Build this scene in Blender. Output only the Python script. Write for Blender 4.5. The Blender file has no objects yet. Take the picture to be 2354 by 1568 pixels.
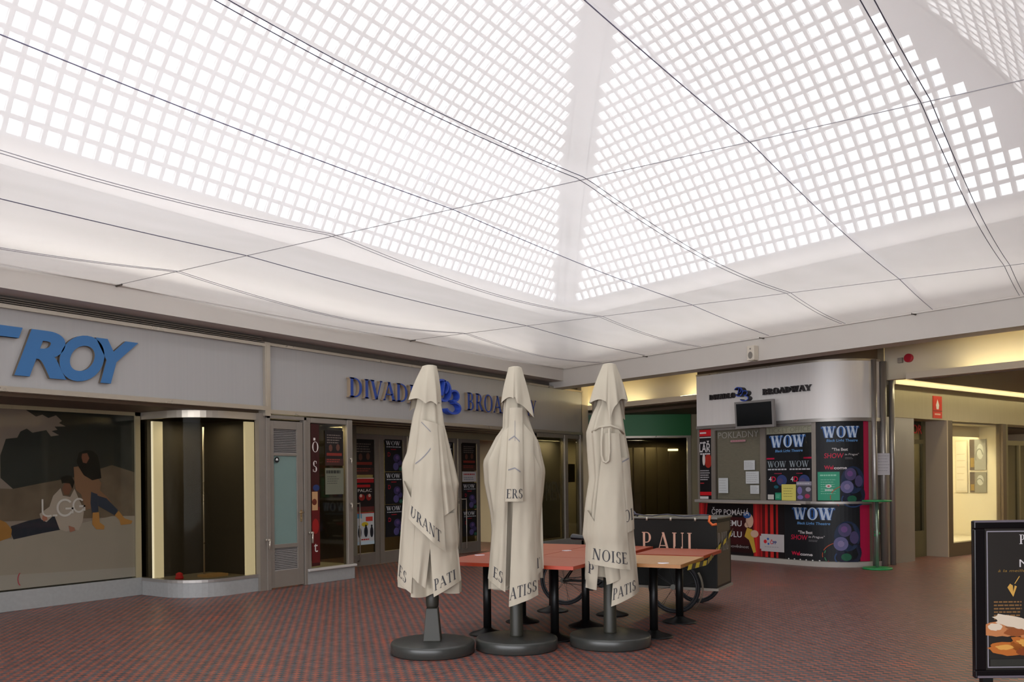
import bpy, bmesh, math, random
from mathutils import Vector, Matrix
random.seed(7)
SC = bpy.context.scene
COL = SC.collection
PI = math.pi

# ------------------------------------------------------------------ camera
H = 1.62
YAW = math.atan2(1373.0, 2028.0)          # angle from the left wall's direction (world X) to the view direction
FX, FY = math.cos(YAW), math.sin(YAW)      # forward
RX, RY = FY, -FX                           # right
cam_d = bpy.data.cameras.new('camera'); cam = bpy.data.objects.new('camera', cam_d); COL.objects.link(cam)
cam_d.sensor_fit = 'HORIZONTAL'; cam_d.sensor_width = 36.0
cam_d.lens = 2028.0/2354.0*36.0
cam_d.shift_x = 0.0
cam_d.shift_y = (1098.0-784.0)/2354.0
cam_d.clip_start = 0.05; cam_d.clip_end = 200
roll = 0.010
cam.matrix_world = Matrix(((RX, 0, -FX, 0), (RY, 0, -FY, 0), (0, 1, 0, H), (0, 0, 0, 1))) @ Matrix.Rotation(-roll, 4, 'Z')
SC.camera = cam

# ------------------------------------------------------------------ sky, daylight, exposure
w = bpy.data.worlds.new('overcast_sky'); SC.world = w; w.use_nodes = True
bg = w.node_tree.nodes['Background']; bg.inputs[0].default_value = (0.93, 0.95, 1.0, 1); bg.inputs[1].default_value = 2.6
vs = SC.view_settings
vs.view_transform = 'Standard'; vs.look = 'None'; vs.gamma = 1.0; vs.use_curve_mapping = False
vs.exposure = 1.6
SC.cycles.max_bounces = 7; SC.cycles.diffuse_bounces = 4; SC.cycles.glossy_bounces = 3
SC.cycles.transparent_max_bounces = 10; SC.cycles.transmission_bounces = 4
SC.cycles.caustics_reflective = False; SC.cycles.caustics_refractive = False
SC.cycles.sample_clamp_indirect = 4.0

def area(name, loc, rot, sx, sy, power, color=(1, 1, 1), portal=False, spread=PI):
    d = bpy.data.lights.new(name, 'AREA'); d.shape = 'RECTANGLE'; d.size = sx; d.size_y = sy
    d.energy = power; d.color = color; d.spread = spread
    o = bpy.data.objects.new(name, d); o.location = loc; o.rotation_euler = rot; COL.objects.link(o)
    if portal: d.cycles.is_portal = True
    return o
area('skylight_portal', (6.3, 4.65, 5.0), (0, 0, 0), 17.5, 8.9, 1, portal=True)

# unseen fill lights added above the beams to brighten slab and cloth
area('fill_uplight_left', (3.5, 9.68, 4.15), (PI, 0, 0), 24.0, 0.25, 26, (1, 0.98, 0.96))
area('fill_uplight_right', (14.35, 3.9, 4.15), (PI, 0, math.atan2(0.94929, 0.31441)), 11.5, 0.25, 12, (1, 0.98, 0.96))

# ------------------------------------------------------------------ frames of reference
NX, NY = 0.94929, -0.31441      # right arm of the arcade: n runs away through it
BX, BY = -0.31441, -0.94929     # b runs along its front towards the right
def NB(n, b, z=0.0): return Vector((n*NX+b*BX, n*NY+b*BY, z))
def CF(r, f, z=0.0): return Vector((r*RX+f*FX, r*RY+f*FY, z))     # r metres right and f metres ahead of the camera
PXa, PYa = 0.99, 0.141
def PQ(p, q, z=0.0): return Vector((p*PXa+q*PYa, p*PYa-q*PXa, z))  # the block of tables

# ------------------------------------------------------------------ materials
def srgb(h):
    if isinstance(h, str):
        c = [int(h[i:i+2], 16)/255 for i in (0, 2, 4)]
    else: c = h
    return tuple((x/12.92 if x <= 0.04045 else ((x+0.055)/1.055)**2.4) for x in c)
MATS = {}
def mat(name, col, rough=0.6, metal=0.0, spec=0.5, noise=0.0, nscale=8.0, bump=0.0, bscale=60.0, stretch=(1, 1, 1), emit=None, estr=0.0):
    if name in MATS: return MATS[name]
    m = bpy.data.materials.new(name); m.use_nodes = True; nt = m.node_tree; b = nt.nodes['Principled BSDF']
    c = srgb(col)
    b.inputs['Base Color'].default_value = (*c, 1); b.inputs['Roughness'].default_value = rough
    b.inputs['Metallic'].default_value = metal; b.inputs['Specular IOR Level'].default_value = spec
    if noise or bump:
        tc = nt.nodes.new('ShaderNodeTexCoord'); mp = nt.nodes.new('ShaderNodeMapping'); mp.inputs['Scale'].default_value = stretch
        nt.links.new(tc.outputs['Object'], mp.inputs['Vector'])
    if noise:
        n = nt.nodes.new('ShaderNodeTexNoise'); n.inputs['Scale'].default_value = nscale; n.inputs['Detail'].default_value = 4
        nt.links.new(mp.outputs[0], n.inputs['Vector'])
        mx = nt.nodes.new('ShaderNodeMix'); mx.data_type = 'RGBA'
        mx.inputs[6].default_value = (*[max(0, x*(1-noise)) for x in c], 1); mx.inputs[7].default_value = (*[min(1, x*(1+noise)) for x in c], 1)
        nt.links.new(n.outputs['Fac'], mx.inputs[0]); nt.links.new(mx.outputs[2], b.inputs['Base Color'])
        if metal > 0.3:
            rr = nt.nodes.new('ShaderNodeMapRange'); rr.inputs[3].default_value = max(0.05, rough-0.1); rr.inputs[4].default_value = rough+0.12
            nt.links.new(n.outputs['Fac'], rr.inputs[0]); nt.links.new(rr.outputs[0], b.inputs['Roughness'])
    if bump:
        n2 = nt.nodes.new('ShaderNodeTexNoise'); n2.inputs['Scale'].default_value = bscale; n2.inputs['Detail'].default_value = 3
        nt.links.new(mp.outputs[0], n2.inputs['Vector'])
        bp = nt.nodes.new('ShaderNodeBump'); bp.inputs['Strength'].default_value = bump; bp.inputs['Distance'].default_value = 0.01
        nt.links.new(n2.outputs['Fac'], bp.inputs['Height']); nt.links.new(bp.outputs[0], b.inputs['Normal'])
    if emit is not None:
        b.inputs['Emission Color'].default_value = (*srgb(emit), 1); b.inputs['Emission Strength'].default_value = estr
    MATS[name] = m; return m
def flat(col):          # printed ink of one colour
    return mat('print_'+col, col, 0.5, spec=0.3)
def glass(name, tint='c8ccc4', gloss=0.035, rough=0.03, fres=0.45):
    if name in MATS: return MATS[name]
    m = bpy.data.materials.new(name); m.use_nodes = True; nt = m.node_tree; nt.nodes.clear()
    out = nt.nodes.new('ShaderNodeOutputMaterial'); mx = nt.nodes.new('ShaderNodeMixShader')
    t = nt.nodes.new('ShaderNodeBsdfTransparent'); t.inputs[0].default_value = (*srgb(tint), 1)
    g = nt.nodes.new('ShaderNodeBsdfGlossy'); g.inputs['Roughness'].default_value = rough; g.inputs[0].default_value = (0.9, 0.9, 0.9, 1)
    lw = nt.nodes.new('ShaderNodeLayerWeight'); lw.inputs[0].default_value = 0.25
    ad = nt.nodes.new('ShaderNodeMath'); ad.operation = 'MULTIPLY_ADD'; ad.inputs[1].default_value = fres; ad.inputs[2].default_value = gloss; ad.use_clamp = True
    nt.links.new(lw.outputs['Fresnel'], ad.inputs[0]); nt.links.new(ad.outputs[0], mx.inputs[0])
    nt.links.new(t.outputs[0], mx.inputs[1]); nt.links.new(g.outputs[0], mx.inputs[2]); nt.links.new(mx.outputs[0], out.inputs[0])
    MATS[name] = m; return m
def lamp_mat(name, col, s):
    m = bpy.data.materials.new(name); m.use_nodes = True; nt = m.node_tree; nt.nodes.clear()
    out = nt.nodes.new('ShaderNodeOutputMaterial'); e = nt.nodes.new('ShaderNodeEmission')
    e.inputs[0].default_value = (*srgb(col), 1); e.inputs[1].default_value = s; nt.links.new(e.outputs[0], out.inputs[0]); return m

M_white = mat('white_plaster', 'c6c0b8', 0.8, noise=0.03, nscale=3, bump=0.05)
M_warmw = mat('corridor_plaster', 'cfc4ad', 0.8, noise=0.04, nscale=2)
M_slab = mat('skylight_concrete', 'eae6e2', 0.85, noise=0.04, nscale=1.5)
M_ceil = mat('cream_ceiling', 'c9bda9', 0.85)
M_brown = mat('dark_brown_soffit', '5a4a3a', 0.6)
M_steel = mat('brushed_steel', '9a9590', 0.36, metal=0.6, noise=0.06, nscale=6, stretch=(1, 1, 0.15))
M_fascia = mat('grey_metal_fascia', 'aaa8a6', 0.5, metal=0.3, noise=0.05, nscale=4, stretch=(6, 6, 0.1))
M_band = mat('pale_brushed_metal', 'e2deda', 0.42, metal=0.12, noise=0.05, nscale=3, stretch=(5, 5, 0.2))
M_chrome = mat('worn_chrome_trim', 'b4ab9d', 0.3, metal=0.6, noise=0.04, nscale=3)
M_frame = mat('grey_brown_metal_frame', '857d74', 0.42, metal=0.3, noise=0.07, nscale=7)
M_bronze = mat('olive_bronze_panel', 'a2977a', 0.45, metal=0.3, noise=0.07, nscale=5, stretch=(4, 4, 0.3))
M_granite = mat('grey_stone_plinth', '8f8f8d', 0.45, noise=0.12, nscale=22)
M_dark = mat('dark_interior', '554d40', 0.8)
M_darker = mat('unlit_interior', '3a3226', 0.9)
M_black = mat('black_paint', '0d0d0d', 0.4, spec=0.3)
M_canvas = mat('cream_canvas', 'b2a997', 0.85, noise=0.05, nscale=5, bump=0.5, bscale=4.0, stretch=(2.2, 2.2, 0.7))
for n_ in MATS['cream_canvas'].node_tree.nodes:
    if n_.type == 'TEX_NOISE' and abs(n_.inputs['Scale'].default_value-4.0) < 0.01: n_.inputs['Detail'].default_value = 1.0
MATS['cream_canvas'].node_tree.nodes['Bump'].inputs['Distance'].default_value = 0.05
M_ink = mat('dark_grey_print', '35353a', 0.8)
M_inkl = mat('faded_grey_print', '7d7c80', 0.8)
M_basegrey = mat('dark_grey_cast_base', '383936', 0.34, noise=0.12, nscale=9, bump=0.05)
M_olive = mat('dark_olive_sleeve', '2e2d25', 0.5)
M_red = mat('red_stained_wood', 'a2563f', 0.38, noise=0.1, nscale=7, stretch=(0.6, 5, 1))
M_redside = mat('orange_red_edge', 'a8391c', 0.45)
M_oak = mat('pale_oak_wood', 'b58a5c', 0.4, noise=0.1, nscale=7, stretch=(0.6, 5, 1))
M_oakside = mat('oak_edge', '9d6a34', 0.45)
M_pole = mat('brown_wooden_pole', '5a3420', 0.5)
M_glass = glass('shop_glass', 'dcd9d0', 0.0, fres=0.10)
M_darkglass = glass('dim_shop_glass', 'c2beac', 0.03, fres=0.3)
M_clear = glass('clear_glass', 'f2f2ee', 0.005, fres=0.25)
M_tube = lamp_mat('fluorescent_tube', 'fff3c4', 9.0)
M_lit = lamp_mat('lit_panel', 'f5ecd0', 1.0)

# floor: small square tiles laid as a red and grey checkerboard
M_floor = bpy.data.materials.new('checker_tile_floor'); M_floor.use_nodes = True
nt = M_floor.node_tree; b = nt.nodes['Principled BSDF']
tc = nt.nodes.new('ShaderNodeTexCoord')
ck = nt.nodes.new('ShaderNodeTexChecker'); ck.inputs['Scale'].default_value = 1/0.055
off = nt.nodes.new('ShaderNodeMapping'); off.inputs['Location'].default_value = (0.0, 0.0, 0.013)
nt.links.new(tc.outputs['Object'], off.inputs[0]); nt.links.new(off.outputs[0], ck.inputs['Vector'])
n1 = nt.nodes.new('ShaderNodeTexNoise'); n1.inputs['Scale'].default_value = 1.1; n1.inputs['Detail'].default_value = 3; nt.links.new(tc.outputs['Object'], n1.inputs['Vector'])
n2 = nt.nodes.new('ShaderNodeTexWhiteNoise')
sn = nt.nodes.new('ShaderNodeVectorMath'); sn.operation = 'SNAP'; sn.inputs[1].default_value = (0.055, 0.055, 1.0)
nt.links.new(off.outputs[0], sn.inputs[0]); nt.links.new(sn.outputs[0], n2.inputs['Vector'])
def ramp(a, bcol, fac):
    m = nt.nodes.new('ShaderNodeMix'); m.data_type = 'RGBA'
    m.inputs[6].default_value = (*srgb(a), 1); m.inputs[7].default_value = (*srgb(bcol), 1); nt.links.new(fac, m.inputs[0]); return m.outputs[2]
mr = nt.nodes.new('ShaderNodeMapRange'); mr.inputs[1].default_value = 0.62; mr.inputs[2].default_value = 0.78
nt.links.new(n1.outputs['Fac'], mr.inputs[0])
redA = ramp('7e4a3f', '965746', n2.outputs['Value'])
mred = nt.nodes.new('ShaderNodeMix'); mred.data_type = 'RGBA'; nt.links.new(mr.outputs[0], mred.inputs[0]); nt.links.new(redA, mred.inputs[6]); mred.inputs[7].default_value = (*srgb('b5573c'), 1)
gry = ramp('424446', '545658', n2.outputs['Value'])
cm = nt.nodes.new('ShaderNodeMix'); cm.data_type = 'RGBA'; nt.links.new(ck.outputs['Fac'], cm.inputs[0]); nt.links.new(mred.outputs[2], cm.inputs[6]); nt.links.new(gry, cm.inputs[7])
nt.links.new(cm.outputs[2], b.inputs['Base Color']); b.inputs['Roughness'].default_value = 0.42; b.inputs['Specular IOR Level'].default_value = 0.35

# sheer stretched cloth
M_cloth = bpy.data.materials.new('sheer_white_cloth'); M_cloth.use_nodes = True
nt = M_cloth.node_tree; nt.nodes.clear()
out = nt.nodes.new('ShaderNodeOutputMaterial'); mx = nt.nodes.new('ShaderNodeMixShader'); m2 = nt.nodes.new('ShaderNodeMixShader')
tr = nt.nodes.new('ShaderNodeBsdfTransparent'); tl = nt.nodes.new('ShaderNodeBsdfTranslucent'); df = nt.nodes.new('ShaderNodeBsdfDiffuse')
tl.inputs[0].default_value = (0.90, 0.885, 0.885, 1); df.inputs[0].default_value = (0.86, 0.84, 0.83, 1)
m2.inputs[0].default_value = 0.38; nt.links.new(tl.outputs[0], m2.inputs[1]); nt.links.new(df.outputs[0], m2.inputs[2])
tcn = nt.nodes.new('ShaderNodeTexCoord'); nn = nt.nodes.new('ShaderNodeTexNoise'); nn.inputs['Scale'].default_value = 0.8; nn.inputs['Detail'].default_value = 2
mpn = nt.nodes.new('ShaderNodeMapping'); mpn.inputs['Scale'].default_value = (0.5, 1.4, 1)
nt.links.new(tcn.outputs['Object'], mpn.inputs[0]); nt.links.new(mpn.outputs[0], nn.inputs['Vector'])
mrg = nt.nodes.new('ShaderNodeMapRange'); mrg.inputs[1].default_value = 0.3; mrg.inputs[2].default_value = 0.75; mrg.inputs[3].default_value = 0.44; mrg.inputs[4].default_value = 0.60
nt.links.new(nn.outputs['Fac'], mrg.inputs[0]); nt.links.new(mrg.outputs[0], mx.inputs[0])
nt.links.new(tr.outputs[0], mx.inputs[1]); nt.links.new(m2.outputs[0], mx.inputs[2]); nt.links.new(mx.outputs[0], out.inputs[0])

# glass blocks of the vault, a few of them replaced by dimmer ones
M_block = bpy.data.materials.new('glass_block'); M_block.use_nodes = True
nt = M_block.node_tree; nt.nodes.clear()
out = nt.nodes.new('ShaderNodeOutputMaterial'); tr = nt.nodes.new('ShaderNodeBsdfTransparent')
tcn = nt.nodes.new('ShaderNodeTexCoord'); vn = nt.nodes.new('ShaderNodeTexNoise'); vn.inputs['Scale'].default_value = 0.9; vn.inputs['Detail'].default_value = 5; vn.inputs['Roughness'].default_value = 0.8
nt.links.new(tcn.outputs['Object'], vn.inputs['Vector'])
cr = nt.nodes.new('ShaderNodeValToRGB'); cr.color_ramp.elements[0].position = 0.34; cr.color_ramp.elements[0].color = (0.22, 0.23, 0.245, 1)
cr.color_ramp.elements[1].position = 0.44; cr.color_ramp.elements[1].color = (0.32, 0.32, 0.315, 1)
nt.links.new(vn.outputs['Fac'], cr.inputs[0]); nt.links.new(cr.outputs[0], tr.inputs[0]); nt.links.new(tr.outputs[0], out.inputs[0])

# ------------------------------------------------------------------ object helpers
def tag(o, label=None, cat=None, group=None, kind=None):
    if label: o['label'] = label
    if cat: o['category'] = cat
    if group: o['group'] = group
    if kind: o['kind'] = kind
    return o
def thing(name, label, cat, loc=(0, 0, 0), rz=0.0, group=None):
    o = bpy.data.objects.new(name, None); o.empty_display_size = 0.1; COL.objects.link(o)
    o.location = loc; o.rotation_euler = (0, 0, rz); return tag(o, label, cat, group)
class MB:
    """collects faces of one mesh"""
    def __init__(s): s.v = []; s.f = []; s.m = []; s.sm = []
    def add(s, vs, fs, mi=0, smooth=False):
        k = len(s.v); s.v += [tuple(x) for x in vs]
        for f in fs: s.f.append(tuple(i+k for i in f)); s.m.append(mi); s.sm.append(smooth)
        return s
    def box(s, a, c, mi=0):
        x0, y0, z0 = a; x1, y1, z1 = c
        vs = [(x0, y0, z0), (x1, y0, z0), (x1, y1, z0), (x0, y1, z0), (x0, y0, z1), (x1, y0, z1), (x1, y1, z1), (x0, y1, z1)]
        return s.add(vs, [(0, 3, 2, 1), (4, 5, 6, 7), (0, 1, 5, 4), (1, 2, 6, 5), (2, 3, 7, 6), (3, 0, 4, 7)], mi)
    def prism(s, pts, z0, z1, mi=0):
        """pts: plan polygon (x,y)"""
        n = len(pts); vs = [(p[0], p[1], z0) for p in pts]+[(p[0], p[1], z1) for p in pts]
        fs = [tuple(reversed(range(n))), tuple(range(n, 2*n))]+[(i, (i+1) % n, n+(i+1) % n, n+i) for i in range(n)]
        return s.add(vs, fs, mi)
    def nbox(s, n0, n1, b0, b1, z0, z1, mi=0):
        return s.prism([tuple(NB(n, b)[:2]) for n, b in ((n0, b0), (n0, b1), (n1, b1), (n1, b0))], z0, z1, mi)
    def cbox(s, r0, r1, f0, f1, z0, z1, mi=0):
        return s.prism([tuple(CF(r, f)[:2]) for r, f in ((r0, f0), (r1, f0), (r1, f1), (r0, f1))], z0, z1, mi)
    def tube(s, pts, r, seg=8, mi=0, cap=True, closed=False):
        pts = [Vector(p) for p in pts]; n = len(pts); rr = r if isinstance(r, (list, tuple)) else [r]*n
        k = len(s.v); up = None
        for i, p in enumerate(pts):
            if closed: d = (pts[(i+1) % n]-pts[i-1])
            else: d = pts[min(i+1, n-1)]-pts[max(i-1, 0)]
            d.normalize()
            if up is None:
                up = Vector((0, 0, 1)) if abs(d.z) < 0.9 else Vector((1, 0, 0))
            a = d.cross(up)
            if a.length < 1e-4: a = d.cross(Vector((0, 1, 0)))
            a.normalize(); bb = a.cross(d); bb.normalize(); up = bb
            for j in range(seg):
                t = 2*PI*j/seg; q = p+a*math.cos(t)*rr[i]+bb*math.sin(t)*rr[i]; s.v.append(tuple(q))
        for i in range(n if closed else n-1):
            i2 = (i+1) % n
            for j in range(seg):
                s.f.append((k+i*seg+j, k+i*seg+(j+1) % seg, k+i2*seg+(j+1) % seg, k+i2*seg+j)); s.m.append(mi); s.sm.append(True)
        if cap and not closed:
            s.f.append(tuple(k+j for j in reversed(range(seg)))); s.m.append(mi); s.sm.append(False)
            s.f.append(tuple(k+(n-1)*seg+j for j in range(seg))); s.m.append(mi); s.sm.append(False)
        return s
    def lathe(s, prof, seg=40, mi=0, c=(0, 0), smooth=True):
        k = len(s.v); n = len(prof)
        for r, z in prof:
            for j in range(seg):
                t = 2*PI*j/seg; s.v.append((c[0]+r*math.cos(t), c[1]+r*math.sin(t), z))
        for i in range(n-1):
            for j in range(seg):
                s.f.append((k+i*seg+j, k+i*seg+(j+1) % seg, k+(i+1)*seg+(j+1) % seg, k+(i+1)*seg+j)); s.m.append(mi); s.sm.append(smooth)
        s.f.append(tuple(k+j for j in reversed(range(seg)))); s.m.append(mi); s.sm.append(False)
        s.f.append(tuple(k+(n-1)*seg+j for j in range(seg))); s.m.append(mi); s.sm.append(False)
        return s
    def grid(s, fn, nu, nv, mi=0, smooth=True, closed=False):
        k = len(s.v); nn_ = nu if closed else nu+1
        for j in range(nv+1):
            for i in range(nn_): s.v.append(tuple(fn(i/nu, j/nv)))
        for j in range(nv):
            for i in range(nu):
                i2 = (i+1) % nn_
                s.f.append((k+j*nn_+i, k+j*nn_+i2, k+(j+1)*nn_+i2, k+(j+1)*nn_+i)); s.m.append(mi); s.sm.append(smooth)
        return s
    def build(s, name, mats, parent=None, bevel=0.0, world=False, center=True, autosmooth=False):
        me = bpy.data.meshes.new(name)
        if not isinstance(mats, (list, tuple)): mats = [mats]
        o = bpy.data.objects.new(name, me)
        shift = Vector((0, 0, 0))
        if parent is None and center and s.v:
            xs = [v[0] for v in s.v]; ys = [v[1] for v in s.v]; zs = [v[2] for v in s.v]
            shift = Vector(((min(xs)+max(xs))/2, (min(ys)+max(ys))/2, min(zs)))
        me.from_pydata([tuple(Vector(v)-shift) for v in s.v], [], s.f)
        for m in mats: me.materials.append(m)
        me.polygons.foreach_set('material_index', s.m); me.polygons.foreach_set('use_smooth', s.sm)
        me.update(); COL.objects.link(o); o.location = shift
        if parent is not None:
            o.parent = parent
            if world:
                pw = Matrix.Translation(parent.location) @ Matrix.Rotation(parent.rotation_euler[2], 4, 'Z')
                o.matrix_parent_inverse = pw.inverted()
        if bevel:
            bv = o.modifiers.new('bevel', 'BEVEL'); bv.width = bevel; bv.segments = 2; bv.limit_method = 'ANGLE'
        return o
def struct(name, mb, m, parent=None):
    o = mb.build(name, m, parent, center=False)
    if parent is None: o['kind'] = 'structure'
    else: o.matrix_parent_inverse = Matrix.Translation(-Vector(parent.location))
    return o
def dup(root, loc, rz, label, group=None):
    r = root.copy(); COL.objects.link(r); r.location = loc; r.rotation_euler = (0, 0, rz); r['label'] = label
    if group: r['group'] = group
    for ch in list(root.children):
        c = ch.copy(); COL.objects.link(c); c.parent = r
        for g in ch.children:
            d = g.copy(); COL.objects.link(d); d.parent = c
    return r

# ------------------------------------------------------------------ lettering
def serif_glyph(ch, T=0.15, t=0.05, serif=0.09):
    """strokes of one serif capital, height 1: returns (list of polygons, advance)"""
    P = []
    def L(x0, y0, x1, y1, w):
        d = Vector((x1-x0, y1-y0)); l = d.length; n = Vector((-d.y, d.x))/l*w/2
        if abs(y1-y0) > 0.3 and abs(x1-x0) > 0.02:      # slanted stroke: cut level
            hx = w/2/max(0.3, abs(y1-y0)/l)
            P.append([(x0-hx, y0), (x0+hx, y0), (x1+hx, y1), (x1-hx, y1)])
        else: P.append([(x0-n.x, y0-n.y), (x1-n.x, y1-n.y), (x1+n.x, y1+n.y), (x0+n.x, y0+n.y)])
    def S(x, y, w):   # serif
        if serif: P.append([(x-w/2-serif, y-t/2*0.9), (x+w/2+serif, y-t/2*0.9), (x+w/2+serif, y+t/2*0.9), (x-w/2-serif, y+t/2*0.9)])
    def A(cx, cy, rx, ry, a0, a1, w0, w1, n=14):   # thick at the sides (w0), thin at the top (w1)
        for i in range(n):
            q = []
            for a in (a0+(a1-a0)*i/n, a0+(a1-a0)*(i+1)/n):
                ar = math.radians(a); k = abs(math.cos(ar)); ww = w1+(w0-w1)*k
                q.append((cx+(rx)*math.cos(ar), cy+(ry)*math.sin(ar))); q.append((cx+(rx-ww)*math.cos(ar), cy+(ry-w1)*math.sin(ar)))
            P.append([q[1], q[0], q[2], q[3]])
    h = t/2
    if ch == 'A': L(0.06, 0, 0.38, 1, t); L(0.68, 0, 0.36, 1, T); L(0.16, 0.33, 0.58, 0.33, t); S(0.06, h, t); S(0.68, h, T); adv = 0.80
    elif ch == 'B':
        L(0.15, 0, 0.15, 1, T); S(0.15, 1-h, T); S(0.15, h, T); A(0.3, 0.75, 0.24, 0.25, -90, 90, T, t); A(0.3, 0.26, 0.3, 0.26, -90, 90, T, t)
        for y in (h, 0.51, 1-h): L(0.15, y, 0.31, y, t)
        adv = 0.70
    elif ch == 'D':
        L(0.15, 0, 0.15, 1, T); S(0.15, 1-h, T); S(0.15, h, T); A(0.3, 0.5, 0.46, 0.5, -90, 90, T, t); L(0.15, h, 0.31, h, t); L(0.15, 1-h, 0.31, 1-h, t); adv = 0.86
    elif ch == 'E':
        L(0.15, 0, 0.15, 1, T); S(0.15, 1-h, T); S(0.15, h, T)
        L(0.15, h, 0.56, h, t); L(0.15, 1-h, 0.54, 1-h, t); L(0.15, 0.52, 0.45, 0.52, t); L(0.56, 0, 0.56, 0.2, t); L(0.54, 1, 0.54, 0.82, t); adv = 0.66
    elif ch == 'I': L(0.14, 0, 0.14, 1, T); S(0.14, 1-h, T); S(0.14, h, T); adv = 0.34
    elif ch == 'L': L(0.15, 0, 0.15, 1, T); S(0.15, 1-h, T); S(0.15, h, T); L(0.15, h, 0.56, h, t); L(0.56, 0, 0.56, 0.22, t); adv = 0.62
    elif ch == 'N': L(0.12, 0, 0.12, 1, t); L(0.66, 0, 0.66, 1, t); L(0.62, 0, 0.14, 1, T); S(0.12, h, t); S(0.66, 1-h, t); S(0.1, 1-h, t); adv = 0.82
    elif ch in 'OC':
        if ch == 'O': A(0.42, 0.5, 0.4, 0.52, 0, 360, T, t, 28); adv = 0.88
        else: A(0.42, 0.5, 0.4, 0.52, 50, 310, T, t, 20); adv = 0.8
    elif ch in 'PR':
        L(0.15, 0, 0.15, 1, T); S(0.15, 1-h, T); S(0.15, h, T); A(0.3, 0.73, 0.27, 0.27, -90, 90, T, t); L(0.15, 1-h, 0.31, 1-h, t); L(0.15, 0.48, 0.31, 0.48, t); adv = 0.62
        if ch == 'R': L(0.64, 0, 0.34, 0.5, T); S(0.66, h, T*0.6); adv = 0.74
    elif ch == 'S':
        A(0.28, 0.75, 0.22, 0.27, 40, 270, T, t); A(0.28, 0.25, 0.24, 0.27, -140, 90, T, t); L(0.46, 0.98, 0.46, 0.75, t); L(0.06, 0.02, 0.06, 0.25, t); adv = 0.56
    elif ch == 'T': L(0.34, 0, 0.34, 1, T); S(0.34, h, T); L(0.03, 1-h, 0.65, 1-h, t); L(0.04, 1, 0.04, 0.8, t); L(0.64, 1, 0.64, 0.8, t); adv = 0.69
    elif ch == 'U': L(0.15, 0.3, 0.15, 1, T); L(0.62, 0.3, 0.62, 1, t); A(0.36, 0.3, 0.285, 0.32, 180, 360, T*0.8, t); S(0.15, 1-h, T); S(0.62, 1-h, t); adv = 0.78
    elif ch == 'V': L(0.36, 0, 0.1, 1, T); L(0.38, 0, 0.66, 1, t); S(0.1, 1-h, T); S(0.66, 1-h, t); adv = 0.76
    elif ch == 'W': L(0.3, 0, 0.08, 1, T); L(0.32, 0, 0.52, 1, t); L(0.72, 0, 0.48, 1, T); L(0.74, 0, 0.96, 1, t); S(0.08, 1-h, T); S(0.96, 1-h, t); S(0.5, 1-h, T); adv = 1.08
    elif ch == 'Y': L(0.34, 0, 0.34, 0.45, T); L(0.34, 0.42, 0.08, 1, T); L(0.36, 0.42, 0.62, 1, t); S(0.08, 1-h, T); S(0.62, 1-h, t); S(0.34, h, T); adv = 0.70
    else: adv = 0.4
    return P, adv
def serif_text(s, h, x=0, y=0, T=0.15, t=0.05, serif=0.09, space=0.05, squeeze=1.0, skew=0.0):
    out = []; cx = x
    for ch in s:
        P, adv = serif_glyph(ch, T, t, serif)
        for p in P: out.append([(cx+(a+b*skew)*h*squeeze, y+b*h) for a, b in p])
        cx += (adv+space)*h*squeeze
    return out, cx-x
def sans_text(s, h, x=0, y=0, width=None, bold=0.0, shear=0.0):
    """plain letters from the built-in font as polygons; h = capital height"""
    c = bpy.data.curves.new('lettering_source', 'FONT'); c.body = s; c.size = 1.0; c.offset = bold; c.shear = shear; c.resolution_u = 8 if h > 0.3 else 3
    o = bpy.data.objects.new('lettering_source', c); COL.objects.link(o)
    dg = bpy.context.evaluated_depsgraph_get(); me = bpy.data.meshes.new_from_object(o.evaluated_get(dg))
    vs = [v.co.copy() for v in me.vertices]; fs = [list(p.vertices) for p in me.polygons]
    bpy.data.objects.remove(o); bpy.data.curves.remove(c)
    if not vs: return [], 0
    x0 = min(v.x for v in vs); x1 = max(v.x for v in vs); k = h/0.70
    kx = k if width is None else width/(x1-x0)
    polys = [[(x+(vs[i].x-x0)*kx, y+vs[i].y*k) for i in f] for f in fs]
    bpy.data.meshes.remove(me)
    return polys, (x1-x0)*kx
def put(mb, polys, fn, off, mi=0, th=0.0):
    """polys in (x,y) onto the surface fn(x,y,off); th > 0 raises them as solid letters"""
    for p in polys:
        n = len(p)
        a = 0.0
        for i in range(n): a += p[i][0]*p[(i+1) % n][1]-p[(i+1) % n][0]*p[i][1]
        if a < 0: p = list(reversed(p))
        if th:
            vs = [fn(x, y, off) for x, y in p]+[fn(x, y, off+th) for x, y in p]
            mb.add(vs, [tuple(range(n, 2*n))]+[(i, (i+1) % n, n+(i+1) % n, n+i) for i in range(n)], mi)
        else: mb.add([fn(x, y, off) for x, y in p], [tuple(range(n))], mi)
def rect(x0, y0, x1, y1, nx=1):
    return [[(x0+(x1-x0)*i/nx, y0), (x0+(x1-x0)*(i+1)/nx, y0), (x0+(x1-x0)*(i+1)/nx, y1), (x0+(x1-x0)*i/nx, y1)] for i in range(nx)]
def disc(cx, cy, rx, ry, n=20):
    return [[(cx+rx*math.cos(2*PI*i/n), cy+ry*math.sin(2*PI*i/n)) for i in range(n)]]
def ring(cx, cy, rx, ry, wd, a0=0, a1=360, n=22):
    o = []
    for i in range(n):
        a = math.radians(a0+(a1-a0)*i/n); c = math.radians(a0+(a1-a0)*(i+1)/n)
        o.append([(cx+rx*math.cos(a), cy+ry*math.sin(a)), (cx+rx*math.cos(c), cy+ry*math.sin(c)), (cx+(rx-wd)*math.cos(c), cy+(ry-wd)*math.sin(c)), (cx+(rx-wd)*math.cos(a), cy+(ry-wd)*math.sin(a))])
    return o

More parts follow.
